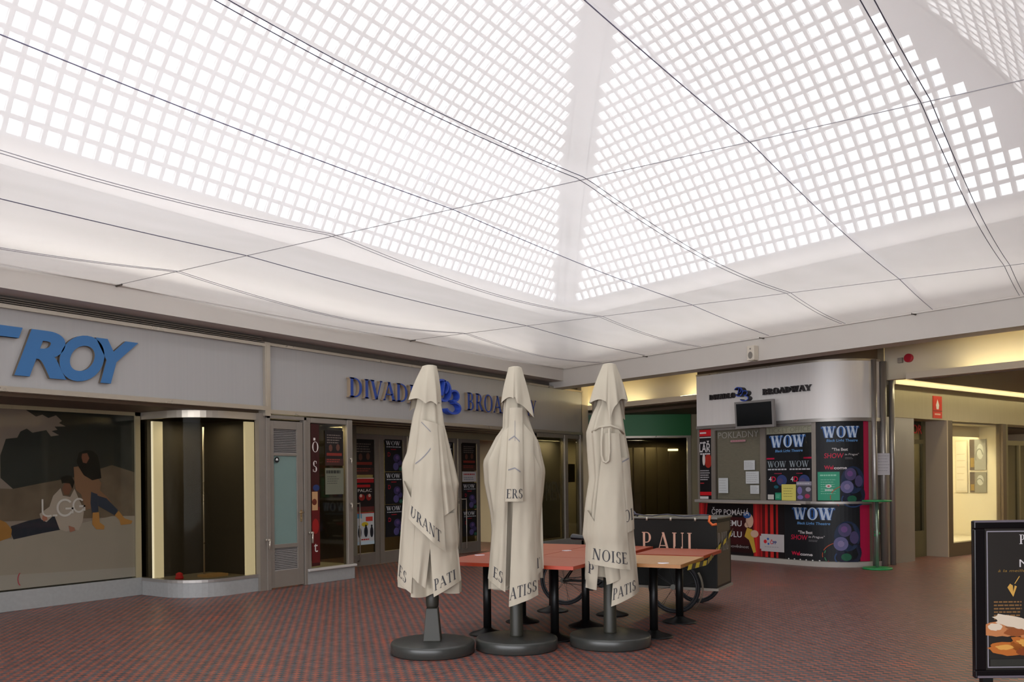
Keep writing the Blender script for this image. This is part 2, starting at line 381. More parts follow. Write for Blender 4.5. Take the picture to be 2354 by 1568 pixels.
# surfaces to print on ------------------------------------------------
def S_left(X0, Z0, Y):            # left shop wall, facing -Y
    return lambda x, y, o: Vector((X0+x, Y-o, Z0+y))
KN, KB0, KR = 13.7, -11.7, 0.9   # ticket office: straight front, then a rounded corner
KL = 2.42
def kiosk_pt(s, z, o=0.0):
    if s <= KL: return NB(KN-o, KB0+s, z)
    a = (s-KL)/KR
    if a <= PI/2:
        return NB(KN+KR-(KR+o)*math.cos(a), KB0+KL+(KR+o)*math.sin(a), z)
    e = s-KL-KR*PI/2
    return NB(KN+KR+e, KB0+KL+KR+o, z)
def S_kiosk(s0, z0): return lambda x, y, o: kiosk_pt(s0+x, z0+y, o)
def S_side(n0, z0, b=-8.38):      # shop wall along the right arm, facing +b
    return lambda x, y, o: NB(n0+x, b+o, z0+y)
def S_cf(r0, f0, z0): return lambda x, y, o: CF(r0+x, f0-o, z0+y)

def poster(name, label, cat, fn, wd, ht, bg, items, off=0.004, th=0.004, nx=1, group=None, frame=None):
    """a printed sheet: body mesh with 'lettering' and 'picture' children"""
    o = None
    if wd > 0.01:
        body = MB(); put(body, rect(0, 0, wd, ht, nx), fn, off, 0, th)
        o = body.build(name, bg if not isinstance(bg, str) else flat(bg), center=False)
        tag(o, label, cat, group)
    let, pic = MB(), MB(); lm, pm = [], []
    lay = off+th
    for it in items:
        k, col, polys = it[0], it[1], it[2]
        lay += 0.0006
        m = col if not isinstance(col, str) else flat(col)
        tgt, ml = (let, lm) if k == 't' else (pic, pm)
        if m not in ml: ml.append(m)
        put(tgt, polys, fn, lay, ml.index(m))
    if o is None:            # cut-out print without a sheet of its own
        one = pic if pic.f else let
        o = one.build(name, pm if pic.f else lm, center=False); return tag(o, label, cat, group)
    if let.f: let.build('lettering', lm, o)
    if pic.f: pic.build('picture', pm, o)
    return o
def lines(x0, x1, y0, y1, n, th, rag=0.25):
    """rows of small print"""
    o = []
    for i in range(n):
        y = y1-(y1-y0)*(i+0.5)/n; xe = x1-(x1-x0)*rag*random.random(); x = x0
        while x < xe:
            wl = min(xe-x, (x1-x0)*random.uniform(0.08, 0.2)); o += rect(x, y-th/2, x+wl, y+th/2); x += wl+(x1-x0)*0.03
    return o

# ================================================================== THE SETTING
ZC = 5.07                         # slab above the cloth, where the vault springs
YB, NBm = 9.9, 12.717             # inner faces of the two beams
FY0 = 10.25                       # shop fronts on the left
def beamX(Y): return (NBm-NY*Y)/NX
# floor
struct('floor', MB().box((-9, -20, -0.2), (34, 26, 0.0)), M_floor)
# ceiling slab with the opening for the vault
N0, Y0v, Y3v, XW = 11.67, 9.04, 0.25, -2.4
def vx(Y, n=N0): return (n-NY*Y)/NX
cl = MB()
x0, x1, y0, y1 = -9.0, 34.0, -20.0, 26.0
a = (XW, Y0v); bq = (vx(Y0v), Y0v); c = (vx(Y3v), Y3v); d = (XW, Y3v)
for quad in ([(x0, y0), (x1, y0), c, d], [(x1, y0), (x1, y1), bq, c], [(x1, y1), (x0, y1), a, bq], [(x0, y1), (x0, y0), d, a]):
    vs = [(p[0], p[1], ZC) for p in quad]+[(p[0], p[1], ZC+0.015) for p in quad]
    cl.add(vs, [(3, 2, 1, 0), (4, 5, 6, 7), (0, 1, 5, 4), (1, 2, 6, 5), (2, 3, 7, 6), (3, 0, 4, 7)])
struct('ceiling', cl, M_slab)
# outer walls that close the passage
# opening added in the unseen wall behind the camera to let in fill daylight
struct('wall_west', MB().box((-5.2, -20, 3.8), (-5, 26, ZC)).box((-5.2, -20, 0), (-5, -11, 3.8)).box((-5.2, 9.5, 0), (-5, 26, 3.8)), M_white)
area('west_fill_portal', (-5.1, -0.75, 1.9), (0, -PI/2, 0), 3.8, 20.5, 1, portal=True)
struct('wall_south', MB().box((-9, -20.2, 0), (34, -20, ZC)), M_white)
struct('wall_east', MB().box((34, -20, 0), (34.2, 26, ZC)), M_warmw)
struct('wall_north', MB().box((-9, 26, 0), (34, 26.2, ZC)), M_warmw)
# beams round the court
bl = MB().box((-9, YB, 3.73), (beamX(YB)+0.05, YB+0.5, ZC))
struct('wall_left', bl, M_white)
br = MB().nbox(NBm, NBm+0.4, -15.2, 14.0, 3.60, ZC)
struct('wall_right', br, M_white)
lip = MB().box((-9, YB-0.02, 3.985), (beamX(YB), YB+0.0, 4.03)); struct('trim_1', lip, M_white)
lip = MB().nbox(NBm-0.02, NBm, -14.7, 14, 3.985, 4.03); struct('trim_2', lip, M_white)

# ------------------------------------------------------------------ glass block vault
RV, A0 = 7.0, math.radians(62); CELL = 0.194
def prof(a):      # arc length a from the springing -> (inward distance, height)
    th = A0-a/RV; return RV*(math.sin(A0)-math.sin(th)), ZC+RV*(math.cos(th)-math.cos(A0))
def zof(d):
    x = RV*math.sin(A0)-d; return ZC+math.sqrt(max(0.0, RV*RV-x*x))-RV*math.cos(A0)
def dists(x, y): return {'n': N0-(x*NX+y*NY), 'l': Y0v-y, 's': y-Y3v, 'w': x-XW}
def vault_panel(key, org, along, inward, length, nrows):
    """org: corner at the springing line; along/inward unit plan vectors"""
    lat, gl = MB(), MB()
    # perpendicular distance handled per key
    ncol = int(length/CELL)
    bar = 0.025
    for j in range(-1, ncol+1):
        for i in range(nrows):
            cs = []
            for (jj, ii) in ((j, i), (j+1, i), (j+1, i+1), (j, i+1)):
                dd, z = prof(ii*CELL); p = org+along*(jj*CELL)+inward*dd; cs.append(Vector((p.x, p.y, z)))
            cen = (cs[0]+cs[2])/2; ds = dists(cen.x, cen.y); own = ds[key]; others = min(v for k, v in ds.items() if k != key)
            if own > others+0.35: continue
            open_ = True
            for q in cs:
                dq = dists(q.x, q.y)
                # distance measured along the springing line to the rib
                if min(v for k, v in dq.items() if k != key) < dq[key]+0.24: open_ = False
            nrm = (cs[1]-cs[0]).cross(cs[3]-cs[0]).normalized()
            if nrm.z > 0: nrm = -nrm          # towards the room
            if not open_:
                lat.add([q for q in cs], [(0, 1, 2, 3)]); continue
            e1 = (cs[1]-cs[0]).normalized()*bar; e2 = (cs[3]-cs[0]).normalized()*bar
            inn = [cs[0]+e1+e2, cs[1]-e1+e2, cs[2]-e1-e2, cs[3]+e1-e2]
            up = -nrm*0.045; back = [q+up for q in inn]
            lat.add(cs+inn+back, [(0, 1, 5, 4), (1, 2, 6, 5), (2, 3, 7, 6), (3, 0, 4, 7), (4, 5, 9, 8), (5, 6, 10, 9), (6, 7, 11, 10), (7, 4, 8, 11)])
            gl.add([q+up*0.6 for q in inn], [(0, 1, 2, 3)])
    return lat, gl
vault = thing('skylight', 'glass block vault glowing above the stretched white cloth', 'skylight', (6, 4.6, ZC))
Bv, Nv, Xv, Yv = Vector((BX, BY, 0)), Vector((NX, NY, 0)), Vector((1, 0, 0)), Vector((0, 1, 0))
cornerL = Vector((vx(Y0v), Y0v, 0)); cornerR = Vector((vx(Y3v), Y3v, 0))
for key, org, al, inn, ln in (
        ('n', cornerL, Bv, -Nv, (cornerR-cornerL).length),
        ('l', cornerL, -Xv, -Yv, cornerL.x-XW),
        ('s', cornerR, -Xv, Yv, cornerR.x-XW),
        ('w', Vector((XW, Y0v, 0)), -Yv, Xv, Y0v-Y3v)):
    lat, gl = vault_panel(key, org, al, inn, ln, 27)
    lat.build('block_lattice', M_slab, vault, world=True); gl.build('glass_blocks', M_block, vault, world=True)
# ribs along the groins
def rib(cx, cy, kA, kB, alongA, alongB):
    """alongA: plan direction, on surface A, leading away from the groin"""
    mb = MB(); rows = []
    # groin direction: equal distance from both springing lines
    for i in range(23):
        dd = i*0.2
        # solve for the point with both distances dd
        na = {'n': (Nv, N0), 'l': (Yv, Y0v), 's': (-Yv, -Y3v), 'w': (-Xv, -XW)}
        (n1, c1), (n2, c2) = na[kA], na[kB]
        det = n1.x*n2.y-n1.y*n2.x
        X = ((c1-dd)*n2.y-(c2-dd)*n1.y)/det; Y = (n1.x*(c2-dd)-n2.x*(c1-dd))/det
        z = zof(dd)-0.025; C_ = Vector((X, Y, z))
        hw = 0.27
        rows.append([C_+alongA*hw+Vector((0, 0, 0.03)), C_+alongA*hw, C_+alongA*hw*0.45+Vector((0, 0, -0.02)), C_+Vector((0, 0, -0.03)), C_+alongB*hw*0.45+Vector((0, 0, -0.02)), C_+alongB*hw, C_+alongB*hw+Vector((0, 0, 0.03))])
    for i in range(len(rows)-1):
        for k in range(6): mb.add([rows[i][k], rows[i][k+1], rows[i+1][k+1], rows[i+1][k]], [(0, 1, 2, 3)])
    return mb.build('groin_rib', M_slab, vault, world=True)
rib(0, 0, 'n', 'l', Bv, -Xv); rib(0, 0, 'n', 's', -Bv, -Xv); rib(0, 0, 'w', 'l', -Yv, Xv); rib(0, 0, 'w', 's', Yv, Xv)

# ------------------------------------------------------------------ stretched cloth and its wires
WX = [-4.55, 0.80, 6.15, 11.55]
SEAMY = [(9.88, 0.06), (8.72, 0.16), (7.53, 0.04), (6.22, 0.13), (4.78, 0.04), (3.45, 0.12), (2.10, 0.05), (0.95, 0.10), (-0.2, 0.05), (-1.4, 0.1), (-2.6, 0.05), (-3.8, 0.1)]
def cloth_right(Y): return 13.30+0.3312*Y+0.03
ZH = 4.0
def cloth_z(X, Y, A):
    xr = cloth_right(Y); sup = [-8.9]+[x for x in WX if x < xr-1.0]+[xr]
    lo, hi = sup[-2], sup[-1]
    for k in range(len(sup)-1):
        if sup[k] <= X <= sup[k+1]: lo, hi = sup[k], sup[k+1]; break
    h = (hi-lo)/2; m = (hi+lo)/2; q = (X-m)/h if h else 1
    # a seam is drawn up at the wires and hangs between them
    return ZH-A*min(1.0, (h/2.67)**2)*(1-abs(q)**1.8)
canopy = thing('ceiling_cloth', 'sheer white cloth stretched on wires under the skylight', 'fabric ceiling', (6, 4, ZH))
for i in range(len(SEAMY)-1):
    (ya, Aa), (yb, Ab) = SEAMY[i], SEAMY[i+1]
    st = MB()
    def f(u, v, ya=ya, yb=yb, Aa=Aa, Ab=Ab):
        Y = ya+(yb-ya)*v; xr = cloth_right(Y); X = -8.9+(xr+8.9)*u
        z = cloth_z(X, Y, Aa*(1-v)+Ab*v)
        near = min(abs(X-x) for x in WX+[xr])
        z -= 0.035*math.sin(PI*v)*min(1, near/1.2)
        return (X, Y, z)
    st.grid(f, 110, 8)
    st.build('cloth_strip', M_cloth, canopy, world=True)
M_seam = mat('dark_seam_cord', '55546a', 0.7)
M_seamp = mat('pale_seam_cord', '9c9aa2', 0.7); M_seamb = mat('bluish_seam_cord', '7d7c94', 0.7); M_seamt = mat('white_seam_tape', 'c9c6d2', 0.7)
for i in range(1, len(SEAMY)-1):
    y, A = SEAMY[i]; xr = cloth_right(y)
    pts = [(X, y, cloth_z(X, y, A)-0.006) for X in [(-8.9+(xr+8.9)*k/120) for k in range(121)]]
    ms = {1: M_seamp, 2: M_seam, 3: M_seamp, 4: M_seamb, 5: M_seam, 6: M_seamb}.get(i, M_seam)
    if i % 2:      # loose seams are a pair of thin cords
        for dy in (-0.028, 0.028):
            MB().tube([(p[0], p[1]+dy, p[2]) for p in pts], 0.0032, 4, cap=False).build('seam_cord', ms, canopy, world=True)
    else:
        MB().tube(pts, 0.0042, 4, cap=False).build('seam_cord', ms, canopy, world=True)
        if i == 6: MB().grid(lambda u, v: (lambda p: (p[0], p[1]-0.07*v, p[2]+0.003))(pts[min(120, int(u*120+0.5))]), 120, 1).build('seam_tape', M_cloth, canopy, world=True)
M_wire = mat('steel_wire', '9a989c', 0.5, metal=0.5)
for k, x in enumerate(WX[1:]):
    yb = (x-13.30)/0.3312
    wv = MB().tube([(x, YB, ZH-0.012), (x, max(-6, yb), ZH-0.012)], 0.0035, 5)
    o = wv.build('tension_wire', M_wire)
    tag(o, ['thin steel wire carrying the cloth, nearest to the camera', 'thin steel wire across the court, hooked to the beam over the blue shop sign', 'thin steel wire across the court, hooked to the beam over the theatre doors'][k], 'wire', 'wires that carry the ceiling cloth')
M_hook = mat('dark_hook', '4a443c', 0.6)
def hook(p, d, label):
    mb = MB().tube([p, p+d*0.04, p+d*0.10+Vector((0, 0, 0.01))], [0.012, 0.008, 0.006], 6).lathe([(0.02, -0.012), (0.02, 0.012)], 8, c=(0, 0))
    mb = MB().tube([p, p+d*0.05, p+d*0.11], [0.014, 0.009, 0.006], 6)
    mb.tube([p+d*0.11+Vector((0.0, 0, 0.012)), p+d*0.125, p+d*0.11-Vector((0, 0, 0.012))], 0.005, 5)
    tag(mb.build('cloth_hook', M_hook), label, 'hook', 'hooks that hold the cloth to the beams')
hook(Vector((6.15, YB, ZH-0.02)), Vector((0, -1, 0)), 'small dark hook on the left beam above the blue lettering')
hook(Vector((11.55, YB, ZH-0.02)), Vector((0, -1, 0)), 'small dark hook on the left beam above the theatre sign')
for y, t in ((7.5, 'small dark hook on the right beam nearest the corner'), (4.9, 'small dark hook on the right beam by the white loudspeaker'), (2.35, 'small dark hook on the right beam above the ticket office corner post')):
    hook(Vector((beamX(y)-0.02, y, ZH-0.03)), -Nv, t)

# ------------------------------------------------------------------ left shop fronts
XE = 18.1
fas = MB().box((-9, FY0, 2.70), (8.66, FY0+0.12, 3.58)); struct('trim_3', fas, M_fascia)
fas = MB().box((8.76, FY0, 2.66), (XE, FY0+0.12, 3.64)); struct('trim_4', fas, M_fascia)
tr3 = MB().box((-9, FY0-0.05, 2.64), (8.66, FY0+0.12, 2.70)).box((-9, FY0-0.05, 3.575), (8.66, FY0+0.1, 3.62)).box((8.66, FY0-0.05, 2.56), (8.76, FY0+0.12, 3.64)).box((8.76, FY0-0.02, 2.60), (XE, FY0+0.12, 2.66)).box((8.76, FY0-0.03, 3.60), (XE, FY0+0.1, 3.64))
struct('trim_5', tr3, M_chrome)
gr = MB()
for k in range(3): gr.box((-9, FY0-0.03+0.02*k, 3.635+0.028*k), (8.66, FY0+0.04+0.02*k, 3.647+0.028*k))
struct('trim_6', gr, M_frame)
struct('trim_7', MB().box((-9, YB+0.5, 3.62), (XE, FY0+0.6, 3.73)).box((-9, YB+0.46, 3.60), (XE, YB+0.5, 3.73)), mat('dark_gap', '6f665e', 0.7))
# upper wall over the fronts
struct('wall_left_upper', MB().box((-9, FY0+0.12, 3.5), (XE, FY0+0.6, ZC)), M_white)
# recess soffit, ends of the fronts
struct('trim_8', MB().box((-9, FY0+0.1, 2.60), (XE, 13.5, 2.66)), M_brown)
# --- poster window (recessed)
Yp = 11.5
tag(MB().box((-4.95, Yp-0.06, 0.0), (7.46, Yp+0.055, 0.25)).build('shop_plinth', M_granite, bevel=0.005), 'grey stone plinth running under the boot advertisement window', 'plinth')
struct('wall_left_recess', MB().box((-9, Yp+0.06, 0.2), (7.46, Yp+0.3, 2.62)), M_dark)
struct('trim_9', MB().box((7.38, Yp-0.05, 0.25), (7.46, Yp+0.1, 2.62)).box((-9, Yp-0.05, 2.55), (7.46, Yp+0.06, 2.62)), M_bronze)
POLY = {
  'trees':[(5.87,2.55),(7.38,2.55),(7.38,1.75),(7.04,1.85),(6.48,1.68),(6.07,1.61),(5.7,1.54),(5.55,1.68),(5.55,1.96),(5.62,2.17),(5.76,2.19),(5.8,2.27),(5.88,2.31),(5.95,2.26),(6.13,2.3),(6.19,2.22),(6.3,2.24),(6.2,2.29),(6.28,2.31),(6.24,2.35),(6.39,2.36),(6.3,2.4),(6.34,2.43),(6.26,2.5),(6.16,2.46),(6.08,2.5),(6.0,2.47)],
  'man_jeans':[(5.67,1.07),(5.89,1.13),(6.07,1.16),(6.25,1.18),(6.3,0.99),(6.07,0.96),(5.7,0.9),(5.67,0.98)],
  'man_boot':[(5.48,1.17),(5.55,1.15),(5.61,1.12),(5.68,1.03),(5.67,0.93),(5.54,0.89),(5.44,0.9)],
  'man_coat':[(6.31,1.54),(6.21,1.44),(6.16,1.3),(6.03,1.21),(6.05,1.14),(6.12,1.1),(6.22,1.19),(6.25,1.11),(6.29,1.0),(6.38,0.96),(6.47,0.99),(6.55,0.97),(6.61,1.09),(6.63,1.24),(6.55,1.41),(6.5,1.53),(6.44,1.42),(6.34,1.44)],
  'man_face':[(6.36,1.6),(6.43,1.62),(6.46,1.53),(6.42,1.45),(6.36,1.45),(6.33,1.53)],
  'man_hair':[(6.33,1.6),(6.31,1.68),(6.39,1.71),(6.46,1.7),(6.5,1.62),(6.47,1.53),(6.44,1.6),(6.36,1.61)],
  'woman_hair':[(6.56,2.01),(6.66,2.05),(6.76,2.04),(6.83,1.98),(6.86,1.84),(6.88,1.67),(6.75,1.64),(6.63,1.71),(6.56,1.82),(6.53,1.9),(6.55,1.95)],
  'woman_face':[(6.61,2.0),(6.68,2.01),(6.71,1.94),(6.67,1.87),(6.62,1.88),(6.6,1.95)],
  'woman_coat':[(6.49,1.82),(6.56,1.83),(6.75,1.65),(6.83,1.67),(6.88,1.6),(6.86,1.5),(6.99,1.38),(7.03,1.32),(6.83,1.43),(6.73,1.49),(6.73,1.26),(6.65,1.24),(6.59,1.45),(6.52,1.51),(6.5,1.62)],
  'woman_leg1':[(6.73,1.48),(6.82,1.45),(6.83,1.21),(6.74,1.19),(6.72,1.33)],
  'woman_leg2':[(6.82,1.43),(6.95,1.39),(7.12,1.22),(7.07,1.15),(6.83,1.29)],
  'woman_boot1':[(6.75,1.2),(6.84,1.2),(6.85,1.06),(6.92,1.01),(6.91,0.96),(6.8,0.97),(6.74,1.04)],
  'woman_boot2':[(7.07,1.15),(7.13,1.21),(7.22,1.1),(7.34,1.06),(7.32,1.02),(7.16,1.01),(7.14,1.08)],
  'hand1':[(6.07,1.19),(6.12,1.2),(6.13,1.13),(6.08,1.11),(6.06,1.15)],
  'hand2':[(6.41,1.04),(6.49,1.01),(6.5,0.97),(6.43,0.95)]}
px0, pz0 = 0.6, 0.27
sh = lambda k: [[(a-px0, b-pz0) for a, b in POLY[k]]]
M_scrub = mat('printed_scrubland', '6a5a4c', 0.5, noise=0.45, nscale=5)
M_trees = mat('printed_dark_trees', '232624', 0.5, noise=0.3, nscale=9)
M_psky = mat('printed_grey_sky', '8f8078', 0.5, noise=0.05, nscale=2)
M_pslab = mat('printed_concrete', '9f948a', 0.5, noise=0.05, nscale=2)
adv = poster('window_advertisement', 'large window advertisement of two people in tan boots resting outdoors', 'poster', S_left(px0, pz0, Yp), 6.80, 2.28, M_psky, [
    ('p', M_scrub, [[(0, 0.9), (6.78, 0.85), (6.78, 1.55), (6.44, 1.58), (5.88, 1.42), (5.4, 1.36), (5.1, 1.27), (0, 1.5)]]),
    ('p', M_trees, sh('trees')+[[(a, b) for a, b in [(0, 1.9), (2, 2.0), (3.4, 1.75), (4.95, 1.4), (4.4, 1.3), (0, 1.4)]]]),
    ('p', M_pslab, [[(0, 0), (6.78, 0), (6.78, 0.86), (6.43, 0.87), (6.03, 0.80), (5.47, 0.69), (5.08, 0.64), (4.5, 0.6), (0, 0.6)]]),
    ('p', 'aaa29c', [[(0, 0), (6.78, 0), (6.78, 0.13), (5.83, 0.16), (4.94, 0.19), (0, 0.25)]]),
    ('p', '2b2d38', sh('man_jeans')), ('p', 'a0723c', sh('man_boot')), ('p', 'b1a39a', sh('man_coat')), ('p', '7a5242', sh('man_face')), ('p', '1a1614', sh('man_hair')),
    ('p', '8a6650', sh('woman_coat')), ('p', '191615', sh('woman_hair')), ('p', '7d5040', sh('woman_face')), ('p', '323a4c', sh('woman_leg1')+sh('woman_leg2')), ('p', 'a0723c', sh('woman_boot1')+sh('woman_boot2')),
    ('p', '946350', sh('hand1')+sh('hand2')),
    ('p', 'a33a44', ring(5.19, 0.12, 0.05, 0.09, 0.012, 110, 250, 6)),
    ('t', 'bdb6b0', rect(5.455, 0.97, 5.478, 1.13)+ring(5.545, 0.97, 0.09, 0.075, 0.023, 180, 300, 8)+rect(5.60, 0.90, 5.66, 0.925)+ring(5.765, 1.01, 0.115, 0.12, 0.028, 40, 330)+rect(5.77, 0.985, 5.88, 1.01)+rect(5.855, 0.93, 5.88, 1.01)+ring(5.955, 1.035, 0.088, 0.10, 0.024, 45, 330)+rect(5.96, 1.01, 6.045, 1.035)+rect(6.02, 0.96, 6.045, 1.035)),
], off=0.012)
o = MB().box((-4.95, Yp-0.03, 0.25), (7.4, Yp-0.024, 2.56)).build('window_pane', M_clear); tag(o, 'clear shop window pane in front of the boot advertisement', 'window pane')

# --- curved show case
SCX, SCY, SCR = 8.05, 10.90, 0.63
def sc_path(r=0.0, end=8.64):
    pts = [(7.46+r, 11.56), (7.46+r, SCY+0.03)]
    for k in range(1, 13):
        a = PI+PI/2*k/12; R_ = 0.59-r+0.04
        pts.append((8.09+(R_)*math.cos(a), SCY+(0.03)+R_*math.sin(a)))
    pts.append((end, SCY+0.03-(0.59-r+0.04)))
    return pts
def path_wall(mb, outer, inner, z0, z1, mi=0):
    n = len(outer)
    for i in range(n-1):
        a, b_, c_, d_ = outer[i], outer[i+1], inner[i+1], inner[i]
        vs = [(p[0], p[1], z) for z in (z0, z1) for p in (a, b_, c_, d_)]
        mb.add(vs, [(0, 1, 5, 4), (2, 3, 7, 6), (4, 5, 6, 7), (3, 2, 1, 0)]+([(3, 0, 4, 7)] if i == 0 else [])+([(1, 2, 6, 5)] if i == n-2 else []), mi)
    return mb
case = thing('show_case', 'curved glass show case, empty and dark, beside the boot advertisement', 'show case', (8.05, 10.8, 0))
pl = path_wall(MB(), sc_path(0), sc_path(0.12), 0, 0.22); pl.build('plinth', M_granite, case, world=True)
path_wall(MB(), sc_path(0.01), sc_path(0.10), 2.50, 2.60).build('head_rail', M_chrome, case, world=True)
path_wall(MB(), sc_path(-0.01), sc_path(0.10), 0.205, 0.245).build('sill_rail', M_steel, case, world=True)
path_wall(MB(), sc_path(0.04), sc_path(0.05), 0.245, 2.50).build('curved_pane', M_glass, case, world=True)
MB().prism(sc_path(0.10)+[(8.64, 11.56)], 0.20, 0.225).build('display_floor', mat('case_floor', '8a7f6c', 0.6), case, world=True)
MB().box((7.56, 11.44, 0.22), (8.64, 11.5, 2.5)).box((8.58, 10.45, 0.22), (8.64, 11.44, 2.5)).build('back_panel', mat('case_back', '39332a', 0.7), case, world=True)
M_case_light = mat('cream_light_panel', 'e8dfc6', 0.6, emit='f0e3bd', estr=0.22)
MB().box((7.50, 11.22, 0.24), (7.66, 11.26, 2.47)).build('light_panel', M_case_light, case, world=True)
MB().box((8.42, 10.36, 0.24), (8.58, 10.40, 2.47)).build('light_panel', M_case_light, case, world=True)
MB().box((8.58, FY0, 0), (8.70, FY0+0.1, 2.60)).build('jamb', M_frame, case, world=True)
MB().tube([(8.1, 10.9, 0.23), (8.1, 10.9, 1.3), (8.12, 10.92, 2.4)], 0.012, 6).build('display_rail', M_chrome, case, world=True)
tag(MB().lathe([(0.055, 0.225), (0.06, 0.25), (0.045, 0.275), (0.05, 0.30), (0.02, 0.32)], 12, c=(7.72, 10.95)).build('crumpled_cloth', mat('bright_red_cloth', 'd6262a', 0.7)), 'small bright red crumpled thing on the show case floor', 'cloth')
cb = MB().box((8.02, 10.72, 0.225), (8.38, 10.95, 0.262)); tag(cb.build('cardboard_box', mat('light_cardboard', 'b58e5c', 0.8)), 'flat cardboard piece lying on the show case floor', 'cardboard')

# --- louvred door
door = thing('service_door', 'grey metal door with frosted green glass and louvres', 'door', (9.09, FY0, 0))
X0, X1 = 8.70, 9.48
fr = MB().box((X0, FY0-0.02, 0.0), (X0+0.07, FY0+0.08, 2.58)).box((X1-0.05, FY0-0.02, 0.0), (X1, FY0+0.08, 2.58)).box((X0, FY0-0.02, 2.53), (X1, FY0+0.08, 2.58))
fr.build('door_frame', M_frame, door, world=True, bevel=0.004)
lf = MB().box((8.775, FY0, 0.02), (8.85, FY0+0.05, 2.5)).box((9.30, FY0, 0.02), (9.42, FY0+0.05, 2.5)).box((8.85, FY0, 2.38), (9.30, FY0+0.05, 2.5)).box((8.85, FY0, 1.98), (9.30, FY0+0.05, 2.02)).box((8.85, FY0, 0.60), (9.30, FY0+0.05, 0.66)).box((8.85, FY0, 0.02), (9.30, FY0+0.05, 0.27))
lf.build('door_leaf', M_frame, door, world=True, bevel=0.004)
for z0, z1 in ((2.02, 2.38), (0.27, 0.60)):
    lv = MB(); k = 0; z = z0
    while z < z1-0.01:
        lv.add([(8.85, FY0+0.01, z), (9.30, FY0+0.01, z), (9.30, FY0+0.035, z+0.026), (8.85, FY0+0.035, z+0.026)], [(0, 1, 2, 3)]); z += 0.026
    lv.box((8.85, FY0+0.036, z0), (9.30, FY0+0.045, z1))
    lv.build('louvre', mat('louvre_metal', '8a8480', 0.5, metal=0.3), door, world=True)
MB().box((8.85, FY0+0.02, 0.66), (9.30, FY0+0.03, 1.98)).build('frosted_pane', mat('frosted_green_glass', '6f8580', 0.35, noise=0.03), door, world=True)
hd = MB().tube([(9.37, FY0, 1.12), (9.37, FY0-0.05, 1.12), (9.29, FY0-0.05, 1.12)], 0.011, 6).box((9.352, FY0-0.008, 0.98), (9.388, FY0, 1.16)).tube([(9.37, FY0, 1.03), (9.37, FY0-0.02, 1.03)], 0.013, 8)
hd.build('door_handle', mat('brass_handle', 'b09a76', 0.35, metal=0.8), door, world=True)
poster('door_sticker', 'small round black and white sticker on the frosted door glass', 'sticker', S_left(8.845, 1.90, FY0), 0.001, 0.001, '1d1d1d', [('p', '1d1d1d', disc(0.055, 0.02, 0.045, 0.045)), ('p', 'd8d8d4', [[(0.03, 0.01), (0.08, 0.01), (0.07, 0.035), (0.055, 0.045), (0.04, 0.035)]])])
tag(MB().tube([(8.69, FY0-0.03, 0.74), (8.69, FY0-0.09, 0.74)], 0.018, 8).tube([(8.69, FY0-0.08, 0.74), (8.69, FY0-0.08, 0.60)], [0.012, 0.016], 8).tube([(8.69, FY0-0.02, 0.755), (8.69, FY0-0.02, 0.725)], 0.022, 8).build('pivot_lock', M_chrome), 'small chrome lock on the jamb left of the louvred door', 'lock')
tag(MB().tube([(9.53, FY0-0.03, 0.80), (9.53, FY0-0.09, 0.80)], 0.018, 8).tube([(9.53, FY0-0.08, 0.80), (9.53, FY0-0.08, 0.64)], [0.012, 0.016], 8).tube([(9.53, FY0-0.02, 0.815), (9.53, FY0-0.02, 0.785)], 0.022, 8).build('pivot_lock', M_chrome), 'small chrome lock on the jamb right of the louvred door', 'lock')

# --- corner display window by the theatre doors
cw = thing('display_window', 'metal framed display window with posters left of the theatre doors', 'display window', (10.0, FY0, 0))
MB().box((9.48, FY0-0.02, 0.0), (10.50, FY0+0.25, 0.20)).build('plinth', M_granite, cw, world=True, bevel=0.005)
MB().box((9.48, FY0-0.06, 0.20), (10.52, FY0+1.0, 0.24)).build('sill', mat('pale_stone_sill', 'b1aca6', 0.4), cw, world=True, bevel=0.01)
MB().box((9.48, FY0, 0.24), (9.58, FY0+0.08, 2.58)).box((10.36, FY0-0.02, 0.24), (10.48, FY0+0.1, 2.58)).box((9.58, FY0, 2.50), (10.36, FY0+0.08, 2.58)).build('window_frame', M_frame, cw, world=True, bevel=0.01)
MB().box((9.58, FY0+0.03, 0.24), (10.36, FY0+0.036, 2.50)).build('window_pane', M_darkglass, cw, world=True)
MB().box((9.48, FY0+1.0, 0.24), (11.62, FY0+1.04, 2.60)).build('inner_panel', mat('grey_brown_inner_panel', '6d685b', 0.7), cw, world=True)
MB().box((10.44, FY0+0.1, 0.0), (10.48, 11.5, 2.60)).build('return_wall', M_darkglass, cw, world=True)
for zz in (1.95, 1.22):
    tag(MB().tube([(10.42, FY0-0.02, zz), (10.42, FY0-0.05, zz)], 0.02, 8).tube([(10.42, FY0-0.05, zz), (10.42, FY0-0.055, zz-0.09)], 0.012, 6).build('frame_fitting', M_chrome), 'chrome fitting on the display window post, '+('upper one' if zz > 1.5 else 'lower one'), 'fitting', 'chrome fittings on the display window post')
poster('hanging_banner', 'narrow dark red banner with white letters at the left of the display window', 'banner', S_left(9.60, 0.27, FY0+0.02), 0.17, 2.22, '34100e', [
    ('p', '561414', rect(0, 0.05, 0.17, 0.92)), ('p', '8c1c1a', disc(0.08, 0.62, 0.07, 0.12)), ('p', 'b18a62', rect(0.01, 0.87, 0.13, 1.16)), ('p', '5f2a1c', disc(0.06, 1.0, 0.05, 0.05)), ('p', '26345e', disc(0.1, 1.22, 0.07, 0.05)),
    ('t', 'd8cfca', serif_text('O', 0.16, 0.02, 1.78)[0]+serif_text('S', 0.17, 0.03, 1.47)[0]+rect(0.05, 1.96, 0.09, 2.0)), ('t', 'c9c2bc', sans_text('t', 0.17, 0.04, 0.22)[0])], off=0.0)
